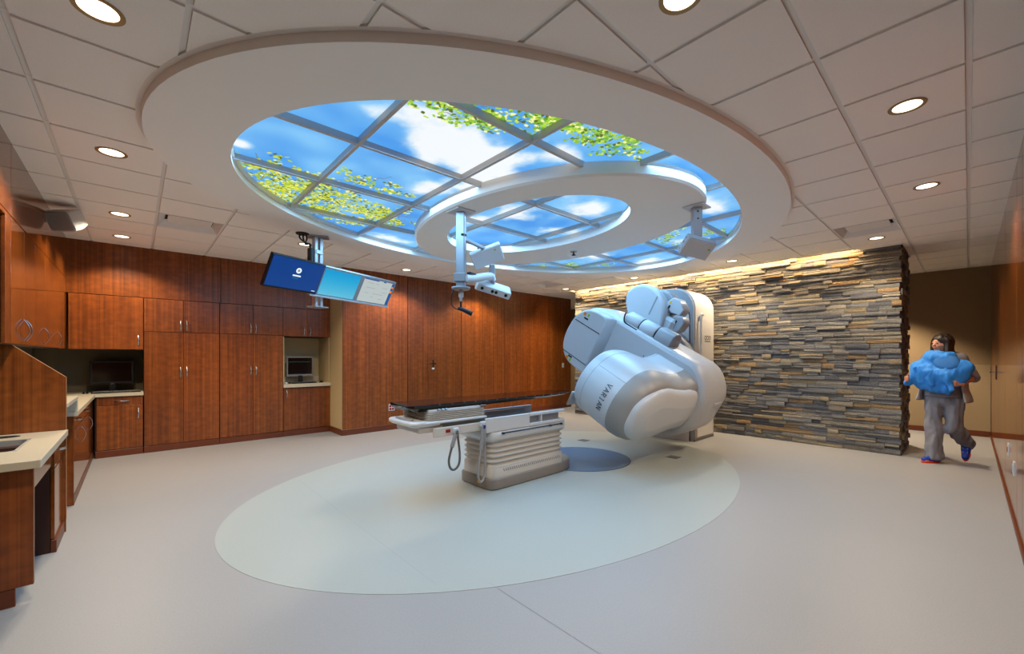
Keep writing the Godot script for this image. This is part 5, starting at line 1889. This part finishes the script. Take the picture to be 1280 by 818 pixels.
func build_small_things():
	# wall laser panel
	var t := thing("wall_laser_port", "square flush wood plate with a dark cross-shaped laser port on the panelled wall", "laser port", Vector3(4.46, 1.18, -7.40))
	box_part("plate", WD[1], t, Vector3(0, 0.0, 0.002), Vector3(0.26, 0.46, 0.008), 0.002)
	box_part("cross_bar", M.void_dark, t, Vector3(0.0, 0.055, 0.007), Vector3(0.13, 0.026, 0.004))
	box_part("cross_bar", M.void_dark, t, Vector3(0.0, 0.055, 0.0075), Vector3(0.026, 0.15, 0.004))
	box_part("green_beam_port", mat("green_glass", Color(0.02, 0.30, 0.08), 0.3), t, Vector3(-0.035, 0.055, 0.0085), Vector3(0.03, 0.02, 0.004))
	box_part("white_badge", M.white, t, Vector3(0.0, -0.045, 0.008), Vector3(0.06, 0.035, 0.006), 0.002)
	# red sockets
	t = thing("wall_socket", "white wall plate with red sockets low on the panelled wall", "socket", Vector3(3.565, 0.42, -7.40))
	box_part("plate", M.white, t, Vector3(0, 0, 0.003), Vector3(0.12, 0.125, 0.008), 0.002)
	for dx in [-0.026, 0.026]:
		for dy in [-0.028, 0.028]:
			box_part("socket", M.red, t, Vector3(dx, dy, 0.008), Vector3(0.042, 0.040, 0.006), 0.003)
	t = thing("light_switch", "small white switch plate on the last wood panel", "switch", Vector3(8.46, 1.14, -7.40))
	box_part("plate", M.white, t, Vector3(0, 0, 0.003), Vector3(0.075, 0.12, 0.008), 0.002)
	box_part("rocker", M.lin_soft, t, Vector3(0, 0, 0.009), Vector3(0.03, 0.06, 0.006), 0.002)
	# lever handle and plates on the glossy wall
	t = thing("door_lever", "steel lever handle with square backplate on the glossy wood wall", "door handle", Vector3(8.85, 1.165, 0.26))
	box_part("backplate", M.steel, t, Vector3(0, 0, -0.005), Vector3(0.16, 0.20, 0.008), 0.002)
	var st := new_st()
	tube(st, [Vector3(0.03, 0, -0.01), Vector3(0.03, 0, -0.06)], 0.012)
	tube(st, [Vector3(0.03, 0, -0.055), Vector3(-0.12, 0, -0.055)], 0.010)
	commit(st, "lever", M.steel, t)
	t = thing("wall_socket", "white socket plate with red switch low on the glossy wood wall", "socket", Vector3(6.15, 0.50, 0.26))
	box_part("plate", M.white, t, Vector3(0, 0, -0.003), Vector3(0.075, 0.12, 0.008), 0.002)
	box_part("red_switch", M.red, t, Vector3(0, 0.0, -0.009), Vector3(0.03, 0.05, 0.006), 0.002)
	t = thing("wall_socket", "plain white socket plate low on the glossy wood wall", "socket", Vector3(5.42, 0.45, 0.26))
	box_part("plate", M.white, t, Vector3(0, 0, -0.003), Vector3(0.075, 0.12, 0.008), 0.002)
	box_part("outlet", M.lin_soft, t, Vector3(0, 0.0, -0.009), Vector3(0.035, 0.07, 0.006), 0.002)


# ---------------------------------------------------------------- smooth bodies from blended bones (surface nets)

class Body:
	var o: Vector3
	var h: float
	var n: Vector3i
	var f: PackedFloat32Array

	func _init(lo: Vector3, hi: Vector3, cell: float):
		o = lo
		h = cell
		n = Vector3i(((hi - lo) / cell).ceil()) + Vector3i.ONE
		f.resize(n.x * n.y * n.z)
		f.fill(0.2)

	func add(d: float, i: int, k: float) -> void:
		var a := f[i]
		if k <= 0.0:
			f[i] = minf(a, d)
			return
		var q := maxf(k - absf(a - d), 0.0) / k
		f[i] = minf(a, d) - q * q * k * 0.25

	# tapered bone; sq squashes the distance in x, y, z (1 = round)
	func bone(a: Vector3, b: Vector3, ra: float, rb: float, k := 0.03, sq := Vector3.ONE) -> void:
		var m := maxf(ra, rb) * maxf(1.0, 1.0 / minf(sq.x, minf(sq.y, sq.z))) + k + h * 2.0
		var lo := (Vector3(minf(a.x, b.x), minf(a.y, b.y), minf(a.z, b.z)) - Vector3.ONE * m - o) / h
		var hi := (Vector3(maxf(a.x, b.x), maxf(a.y, b.y), maxf(a.z, b.z)) + Vector3.ONE * m - o) / h
		var ab := (b - a) * sq
		var l2 := maxf(ab.length_squared(), 1e-9)
		for z in range(maxi(0, int(lo.z)), mini(n.z, int(hi.z) + 2)):
			for y in range(maxi(0, int(lo.y)), mini(n.y, int(hi.y) + 2)):
				var row := (z * n.y + y) * n.x
				for x in range(maxi(0, int(lo.x)), mini(n.x, int(hi.x) + 2)):
					var p := (o + Vector3(x, y, z) * h - a) * sq
					var t := clampf(p.dot(ab) / l2, 0.0, 1.0)
					add((p - ab * t).length() - lerpf(ra, rb, t), row + x, k)

	# keeps only what lies on the positive side of a plane
	func cut(p0: Vector3, nrm: Vector3) -> void:
		for z in n.z:
			for y in n.y:
				var row := (z * n.y + y) * n.x
				for x in n.x:
					var d := -(o + Vector3(x, y, z) * h - p0).dot(nrm)
					if d > f[row + x]:
						f[row + x] = d

	func ripple(noise: FastNoiseLite, amp: float, stretch := Vector3.ONE) -> void:
		for z in n.z:
			for y in n.y:
				var row := (z * n.y + y) * n.x
				for x in n.x:
					if absf(f[row + x]) < amp * 2.0 + h * 2.0:
						var p := (o + Vector3(x, y, z) * h) * stretch
						f[row + x] += amp * noise.get_noise_3d(p.x, p.y, p.z)

	func at(x: int, y: int, z: int) -> float:
		return f[(clampi(z, 0, n.z - 1) * n.y + clampi(y, 0, n.y - 1)) * n.x + clampi(x, 0, n.x - 1)]

	func mesh() -> ArrayMesh:
		var id := PackedInt32Array()
		id.resize(n.x * n.y * n.z)
		id.fill(-1)
		var vs := PackedVector3Array()
		var ns := PackedVector3Array()
		var ix := PackedInt32Array()
		var sx := 1
		var sy := n.x
		var sz := n.x * n.y
		var corner := [0, sx, sy, sx + sy, sz, sx + sz, sy + sz, sx + sy + sz]
		var off := [Vector3(0, 0, 0), Vector3(1, 0, 0), Vector3(0, 1, 0), Vector3(1, 1, 0), Vector3(0, 0, 1), Vector3(1, 0, 1), Vector3(0, 1, 1), Vector3(1, 1, 1)]
		var edges := [[0, 1], [2, 3], [4, 5], [6, 7], [0, 2], [1, 3], [4, 6], [5, 7], [0, 4], [1, 5], [2, 6], [3, 7]]
		for z in n.z - 1:
			for y in n.y - 1:
				var row := (z * n.y + y) * n.x
				for x in n.x - 1:
					var i := row + x
					if f[i] > h * 7.0 or f[i] < -h * 7.0:
						continue
					var inside := 0
					for c in 8:
						if f[i + corner[c]] < 0.0:
							inside += 1
					if inside == 0 or inside == 8:
						continue
					var s := Vector3.ZERO
					var m := 0
					for e in edges:
						var a: float = f[i + corner[e[0]]]
						var b: float = f[i + corner[e[1]]]
						if (a < 0.0) != (b < 0.0):
							s += off[e[0]].lerp(off[e[1]], a / (a - b))
							m += 1
					id[i] = vs.size()
					vs.append(o + (Vector3(x, y, z) + s / m) * h)
					var g := Vector3(at(x + 1, y, z) - at(x - 1, y, z) + at(x + 2, y + 1, z + 1) - at(x, y + 1, z + 1), at(x, y + 1, z) - at(x, y - 1, z) + at(x + 1, y + 2, z + 1) - at(x + 1, y, z + 1), at(x, y, z + 1) - at(x, y, z - 1) + at(x + 1, y + 1, z + 2) - at(x + 1, y + 1, z))
					ns.append(g.normalized())
		for z in range(1, n.z - 1):
			for y in range(1, n.y - 1):
				var row := (z * n.y + y) * n.x
				for x in range(1, n.x - 1):
					var i := row + x
					var a := f[i] < 0.0
					if a != (f[i + sx] < 0.0):
						face(id, ix, i - sy - sz, i - sz, i, i - sy, a)
					if a != (f[i + sy] < 0.0):
						face(id, ix, i - sx - sz, i - sx, i, i - sz, a)
					if a != (f[i + sz] < 0.0):
						face(id, ix, i - sx - sy, i - sy, i, i - sx, a)
		var arr := []
		arr.resize(Mesh.ARRAY_MAX)
		arr[Mesh.ARRAY_VERTEX] = vs
		arr[Mesh.ARRAY_NORMAL] = ns
		arr[Mesh.ARRAY_INDEX] = ix
		var me := ArrayMesh.new()
		me.add_surface_from_arrays(Mesh.PRIMITIVE_TRIANGLES, arr)
		return me

	func face(id: PackedInt32Array, ix: PackedInt32Array, a: int, b: int, c: int, d: int, out: bool) -> void:
		var q := [id[a], id[b], id[c], id[d]]
		if q.min() < 0:
			return
		var k := [0, 2, 1, 0, 3, 2] if out else [0, 1, 2, 0, 2, 3]
		for j in k:
			ix.append(q[j])


# ---------------------------------------------------------------- person

func hand(B: Body, wrist: Vector3, fwd: Vector3, palm_n: Vector3, thumb: Vector3, curl: float) -> void:
	var side := fwd.cross(palm_n).normalized()
	if side.dot(thumb) < 0.0:
		side = -side
	B.bone(wrist, wrist + fwd * 0.03, 0.024, 0.026, 0.015)
	for k in 4:
		var s := side * (0.030 - 0.020 * k)
		B.bone(wrist + fwd * 0.02, wrist + fwd * 0.078 + s, 0.020, 0.013, 0.012)
		var p := wrist + fwd * 0.080 + s
		var l: float = [0.036, 0.040, 0.037, 0.029][k]
		var dir := fwd
		for j in 3:
			dir = (dir + palm_n * curl).normalized()
			var q := p + dir * l * (1.0 - 0.2 * j)
			B.bone(p, q, 0.0095 - 0.001 * j, 0.0085 - 0.001 * j, 0.002)
			p = q
	var t0 := wrist + fwd * 0.03 + side * 0.025
	var t1 := t0 + (fwd * 0.5 + side * 0.7 + palm_n * 0.3).normalized() * 0.042
	var t2 := t1 + (fwd * 0.85 + side * 0.1 + palm_n * 0.45).normalized() * 0.034
	B.bone(t0, t1, 0.015, 0.011, 0.008)
	B.bone(t1, t2, 0.0105, 0.0085, 0.002)


func build_person():
	var t := thing("person", "person in grey scrubs and blue running shoes striding out from behind the stone wall", "person", Vector3(7.80, 0.0, -0.22))
	t.rotation.y = deg_to_rad(-104.0)
	# joints: x to her left, y up, z ahead
	var hipR := Vector3(-0.085, 0.88, 0.0)
	var kneeR := Vector3(-0.075, 0.47, 0.10)
	var ankR := Vector3(-0.06, 0.085, 0.13)
	var hipL := Vector3(0.085, 0.88, 0.0)
	var kneeL := Vector3(0.10, 0.47, 0.03)
	var ankL := Vector3(0.13, 0.22, -0.30)
	var shR := Vector3(-0.165, 1.355, 0.0)
	var elR := Vector3(-0.27, 1.14, 0.03)
	var wrR := Vector3(-0.275, 1.075, 0.225)
	var shL := Vector3(0.165, 1.355, 0.0)
	var elL := Vector3(0.27, 1.12, 0.0)
	var wrL := Vector3(0.22, 1.05, 0.215)
	var neck := Vector3(-0.005, 1.43, 0.01)
	var hd := Vector3(-0.015, 1.555, 0.03)
	var B := Body.new(Vector3(-0.46, -0.02, -0.48), Vector3(0.46, 1.70, 0.46), 0.012)
	B.bone(Vector3(0, 0.93, 0), Vector3(0, 1.12, 0.0), 0.105, 0.090, 0.05, Vector3(0.85, 1, 1.15))
	B.bone(Vector3(0, 1.12, 0), Vector3(0, 1.33, 0.0), 0.09, 0.105, 0.05, Vector3(0.8, 1, 1.15))
	B.bone(Vector3(-0.13, 1.36, 0), Vector3(0.13, 1.36, 0), 0.06, 0.06, 0.05)
	B.bone(Vector3(0, 1.36, 0), neck, 0.055, 0.045, 0.04)
	B.bone(neck, hd + Vector3(0, -0.05, -0.015), 0.045, 0.045, 0.02)
	for s in [[hipR, kneeR, ankR], [hipL, kneeL, ankL]]:
		B.bone(s[0], s[1], 0.066, 0.046, 0.02)
		B.bone(s[1], s[2], 0.044, 0.032, 0.02)
	for s in [[shR, elR, wrR], [shL, elL, wrL]]:
		B.bone(s[0], s[1], 0.045, 0.036, 0.03)
		B.bone(s[1], s[2], 0.036, 0.024, 0.02)
	# feet inside the shoes
	B.bone(ankR + Vector3(0, -0.03, -0.02), ankR + Vector3(-0.04, -0.055, 0.13), 0.035, 0.022, 0.02)
	B.bone(ankL + Vector3(0, -0.03, -0.01), ankL + Vector3(0.0, -0.13, 0.06), 0.033, 0.022, 0.02)
	var body := body_mesh(B, t)
	# head with a face, on its own finer grid; turned to her right
	var H := Body.new(hd - Vector3(0.13, 0.16, 0.14), hd + Vector3(0.13, 0.15, 0.14), 0.0045)
	var turn := Basis(Vector3.UP, deg_to_rad(-28.0))
	var P := func(x: float, y: float, z: float) -> Vector3: return hd + turn * Vector3(x, y, z)
	H.bone(P.call(0, 0.025, -0.02), P.call(0, 0.02, 0.01), 0.082, 0.078, 0.03, Vector3(1.08, 0.95, 0.95))
	H.bone(P.call(0, -0.03, 0.03), P.call(0, -0.085, 0.05), 0.058, 0.030, 0.04)
	H.bone(P.call(-0.03, -0.05, 0.015), P.call(0.03, -0.05, 0.015), 0.045, 0.045, 0.03)
	H.bone(neck, P.call(0, -0.05, -0.02), 0.045, 0.045, 0.03)
	H.bone(P.call(0, 0.015, 0.085), P.call(0, -0.022, 0.104), 0.010, 0.013, 0.012)
	H.bone(P.call(-0.035, 0.022, 0.078), P.call(0.035, 0.022, 0.078), 0.012, 0.012, 0.015)
	for s in [-1, 1]:
		H.bone(P.call(s * 0.035, -0.022, 0.06), P.call(s * 0.045, -0.02, 0.045), 0.022, 0.022, 0.02)
		H.bone(P.call(s * 0.078, 0.015, -0.005), P.call(s * 0.080, -0.02, 0.0), 0.014, 0.010, 0.006, Vector3(1.6, 1, 1))
	H.bone(P.call(-0.018, -0.052, 0.086), P.call(0.018, -0.052, 0.086), 0.007, 0.007, 0.006)
	put(H.mesh(), "head", M.skin, body)
	for s in [-1, 1]:
		var st := new_st()
		lathe(st, [Vector2(0, -0.006), Vector2(0.008, -0.004), Vector2(0.011, 0.0), Vector2(0.008, 0.004), Vector2(0, 0.006)], Transform3D(turn, P.call(s * 0.031, 0.002, 0.089)), 12)
		commit(st, "eye", M.hair, body)
		st = new_st()
		tube(st, [P.call(s * 0.014, 0.024, 0.094), P.call(s * 0.032, 0.029, 0.091), P.call(s * 0.050, 0.023, 0.078)], 0.0032, 6)
		commit(st, "eyebrow", M.hair, body)
	var st := new_st()
	tube(st, [P.call(-0.022, -0.050, 0.092), P.call(0, -0.054, 0.098), P.call(0.022, -0.050, 0.092)], 0.0045, 6)
	commit(st, "lips", M.lip, body)
	# hands
	for k in 2:
		var w: Vector3 = wrR if k == 0 else wrL
		var HB := Body.new(w - Vector3(0.13, 0.13, 0.09), w + Vector3(0.13, 0.10, 0.16), 0.0042)
		var fw: Vector3 = (Vector3(-0.15, 0.12, 0.98) if k == 0 else Vector3(-0.55, 0.0, 0.83)).normalized()
		var pn: Vector3 = (Vector3(1, 0.1, 0.1) if k == 0 else Vector3(-0.8, 0.35, -0.45)).normalized()
		pn = (pn - fw * pn.dot(fw)).normalized()
		HB.bone((elR if k == 0 else elL).lerp(w, 0.7), w, 0.028, 0.024, 0.01)
		hand(HB, w, fw, pn, Vector3.UP, 0.55)
		put(HB.mesh(), "hand", M.skin, body)
	# hair
	var R := Body.new(Vector3(-0.19, 1.22, -0.16), Vector3(0.19, 1.70, 0.16), 0.008)
	R.bone(P.call(0, 0.045, -0.030), P.call(0, 0.038, 0.0), 0.096, 0.092, 0.02, Vector3(1.02, 0.97, 0.97))
	R.bone(P.call(0.06, 0.03, -0.03), P.call(0.115, -0.25, -0.02), 0.047, 0.034, 0.04)
	R.bone(P.call(0.080, 0.04, 0.01), P.call(0.12, -0.24, 0.04), 0.032, 0.028, 0.03)
	R.bone(P.call(-0.06, 0.03, -0.03), P.call(-0.095, -0.20, -0.01), 0.040, 0.024, 0.04)
	R.bone(P.call(-0.075, 0.04, 0.02), P.call(-0.088, -0.18, 0.035), 0.030, 0.022, 0.02)
	R.bone(P.call(0, 0.0, -0.07), P.call(0.02, -0.20, -0.06), 0.06, 0.045, 0.05)
	R.ripple(noise(9.0, 71, 3), 0.008, Vector3(3, 0.7, 3))
	# keep the face clear
	for zz in R.n.z:
		for yy in R.n.y:
			for xx in R.n.x:
				var q: Vector3 = turn.inverse() * (R.o + Vector3(xx, yy, zz) * R.h - hd)
				var d := -(Vector2((q.x) / 0.056, (q.y + 0.045) / 0.105).length() - 1.0) * 0.056
				if q.z > 0.02:
					d = minf(d, (q.z - 0.02))
					var i := (zz * R.n.y + yy) * R.n.x + xx
					R.f[i] = maxf(R.f[i], d)
	put(R.mesh(), "hair", M.hair, t, "long dark brown hair")
	# scrub top
	var S := Body.new(Vector3(-0.40, 0.78, -0.24), Vector3(0.40, 1.46, 0.30), 0.012)
	S.bone(Vector3(0, 0.86, 0.01), Vector3(0, 1.12, 0.0), 0.175, 0.135, 0.05, Vector3(0.85, 1, 1.15))
	S.bone(Vector3(0, 1.12, 0), Vector3(0, 1.33, 0.0), 0.125, 0.14, 0.05, Vector3(0.8, 1, 1.15))
	S.bone(Vector3(-0.14, 1.36, 0), Vector3(0.14, 1.36, 0), 0.072, 0.072, 0.05)
	S.bone(shR, elR, 0.062, 0.055, 0.03)
	S.bone(shL, elL, 0.062, 0.055, 0.03)
	S.ripple(noise(4.0, 72, 3), 0.012, Vector3(2, 0.8, 2))
	S.cut(Vector3(0, 0.865, 0), Vector3(0, 1, 0))
	put(S.mesh(), "scrub_top", M.scrub, t)
	# open jacket: side panels hanging below the bundle
	S = Body.new(Vector3(-0.42, 0.70, -0.24), Vector3(0.42, 1.40, 0.24), 0.012)
	for s in [-1, 1]:
		S.bone(Vector3(s * 0.16, 1.30, -0.02), Vector3(s * 0.19, 1.0, 0.0), 0.07, 0.055, 0.03, Vector3(1.8, 1, 0.8))
		S.bone(Vector3(s * 0.19, 1.0, 0.0), Vector3(s * 0.225, 0.80, 0.0 - 0.03 * s), 0.060, 0.085, 0.03, Vector3(4.0, 1, 0.6))
	S.ripple(noise(4.5, 73, 3), 0.014, Vector3(2.5, 0.7, 2))
	S.cut(Vector3(0, 0.80, 0), Vector3(0, 1, 0))
	put(S.mesh(), "jacket", M.jacket, t)
	# trousers
	S = Body.new(Vector3(-0.30, 0.0, -0.46), Vector3(0.32, 1.02, 0.32), 0.012)
	S.bone(Vector3(0, 0.95, 0), Vector3(0, 0.84, 0), 0.15, 0.16, 0.04, Vector3(0.85, 1, 1.15))
	S.bone(hipR, kneeR, 0.108, 0.080, 0.02)
	S.bone(kneeR, ankR + Vector3(0, 0.0, -0.01), 0.078, 0.092, 0.03, Vector3(1.05, 1, 0.9))
	S.bone(hipL, kneeL, 0.105, 0.082, 0.02)
	S.bone(kneeL, ankL + Vector3(0, 0.03, 0), 0.080, 0.080, 0.03)
	S.ripple(noise(3.0, 74, 3), 0.034, Vector3(2.6, 0.9, 2.6))
	S.cut(Vector3(0, 0.045, 0), Vector3(0, 1, 0))
	put(S.mesh(), "trousers", M.scrub, t)
	# shoes
	shoe(t, ankR + Vector3(0.0, -0.085, 0.0), Basis(Vector3.UP, deg_to_rad(-24.0)))
	shoe(t, ankL + Vector3(0.0, -0.06, -0.02), Basis(Vector3.UP, deg_to_rad(6.0)) * Basis(Vector3.RIGHT, deg_to_rad(58.0)))
	# the bundle of blue gowns held in front
	var g := thing("folded_gown", "crumpled light blue cloth gown carried in the person's arms", "gown", t.position + Vector3(0, 0.9, 0))
	g.rotation = t.rotation
	var G := Body.new(Vector3(-0.42, 0.82, -0.02), Vector3(0.40, 1.54, 0.42), 0.009)
	G.bone(Vector3(-0.13, 1.17, 0.19), Vector3(0.14, 1.17, 0.19), 0.150, 0.145, 0.05, Vector3(1, 0.9, 1.15))
	G.bone(Vector3(-0.19, 1.24, 0.19), Vector3(-0.06, 1.38, 0.18), 0.075, 0.080, 0.05)
	G.bone(Vector3(-0.06, 1.37, 0.18), Vector3(0.10, 1.37, 0.19), 0.080, 0.075, 0.05)
	G.bone(Vector3(0.10, 1.34, 0.19), Vector3(0.24, 1.24, 0.19), 0.080, 0.085, 0.04)
	G.bone(Vector3(0.24, 1.24, 0.19), Vector3(0.17, 1.09, 0.20), 0.080, 0.070, 0.04)
	G.bone(Vector3(-0.12, 1.03, 0.20), Vector3(0.08, 0.98, 0.20), 0.085, 0.080, 0.06)
	G.bone(Vector3(-0.20, 1.16, 0.21), Vector3(-0.29, 1.03, 0.24), 0.060, 0.040, 0.03)
	# long hanging folds over the front
	for k in 7:
		var a := Vector3(-0.20 + 0.055 * k, 1.24 - 0.012 * k + 0.03 * sin(k * 2.1), 0.315)
		G.bone(a, a + Vector3(0.05 + 0.03 * sin(k * 1.7), -0.17 - 0.03 * cos(k * 2.3), -0.015), 0.016, 0.010, 0.03)
	G.ripple(noise(4.0, 75, 2), 0.022, Vector3(1.8, 0.8, 1.2))
	var rid := noise(3.2, 77, 2)
	rid.fractal_type = FastNoiseLite.FRACTAL_RIDGED
	G.ripple(rid, -0.032, Vector3(1.9, 0.85, 1.2))
	G.ripple(noise(9.0, 76, 3), 0.012, Vector3(1.9, 0.6, 1.2))
	var gm := put(G.mesh(), "cloth_bundle", M.gown, g)
	gm.position = Vector3(0, -0.9, 0)
	# flat oval yoke panel lying over the top of the bundle
	st = new_st()
	var rings := []
	for s in [[1.06, -0.02], [1.05, 0.005], [1.0, 0.022], [0.92, 0.030], [0.6, 0.036], [0.2, 0.038]]:
		var ring := PackedVector3Array()
		for j in 36:
			var a := TAU * j / 36
			var q: Vector2 = Vector2(cos(a) * 0.125, sin(a) * 0.092) * s[0]
			q = q.rotated(-0.25)
			ring.append(Vector3(0.095 + q.x, 1.315 + q.y - 0.9, 0.262 + s[1] - 0.25 * (q.y) - 0.35 * q.x * q.x))
		rings.append(ring)
	loft(st, rings)
	commit(st, "yoke_panel", M.gown_dark, g, "darker blue oval panel of the gown")


func body_mesh(B: Body, t: Node3D) -> MeshInstance3D:
	return put(B.mesh(), "body", M.skin, t)


func shoe(t: Node3D, p: Vector3, b: Basis) -> void:
	var S := Body.new(Vector3(-0.08, -0.02, -0.11), Vector3(0.08, 0.14, 0.22), 0.007)
	S.bone(Vector3(0, 0.045, -0.045), Vector3(0, 0.040, 0.13), 0.045, 0.036, 0.02, Vector3(1.05, 1, 1))
	S.bone(Vector3(0, 0.07, -0.04), Vector3(0, 0.065, 0.03), 0.045, 0.042, 0.03)
	S.cut(Vector3(0, 0.018, 0), Vector3(0, 1, 0))
	var s := put(S.mesh(), "shoe", M.shoe, t)
	s.transform = Transform3D(b, p)
	var st := new_st()
	var loop := PackedVector2Array()
	for j in 28:
		var a := TAU * j / 28
		var z := sin(a)
		loop.append(Vector2(cos(a) * (0.046 if z > 0 else 0.040), 0.045 + z * 0.132))
	loft(st, [loop_at(inset(loop, 0.004), 0.0), loop_at(loop, 0.008), loop_at(loop, 0.022), loop_at(inset(loop, 0.003), 0.026)])
	commit(st, "sole", M.shoe_sole, s)
	st = new_st()
	for k in 4:
		box(st, Vector3(0, 0.100 - 0.011 * k, 0.035 + 0.022 * k), Vector3(0.05, 0.006, 0.007), 0.002)
	commit(st, "laces", M.white, s)
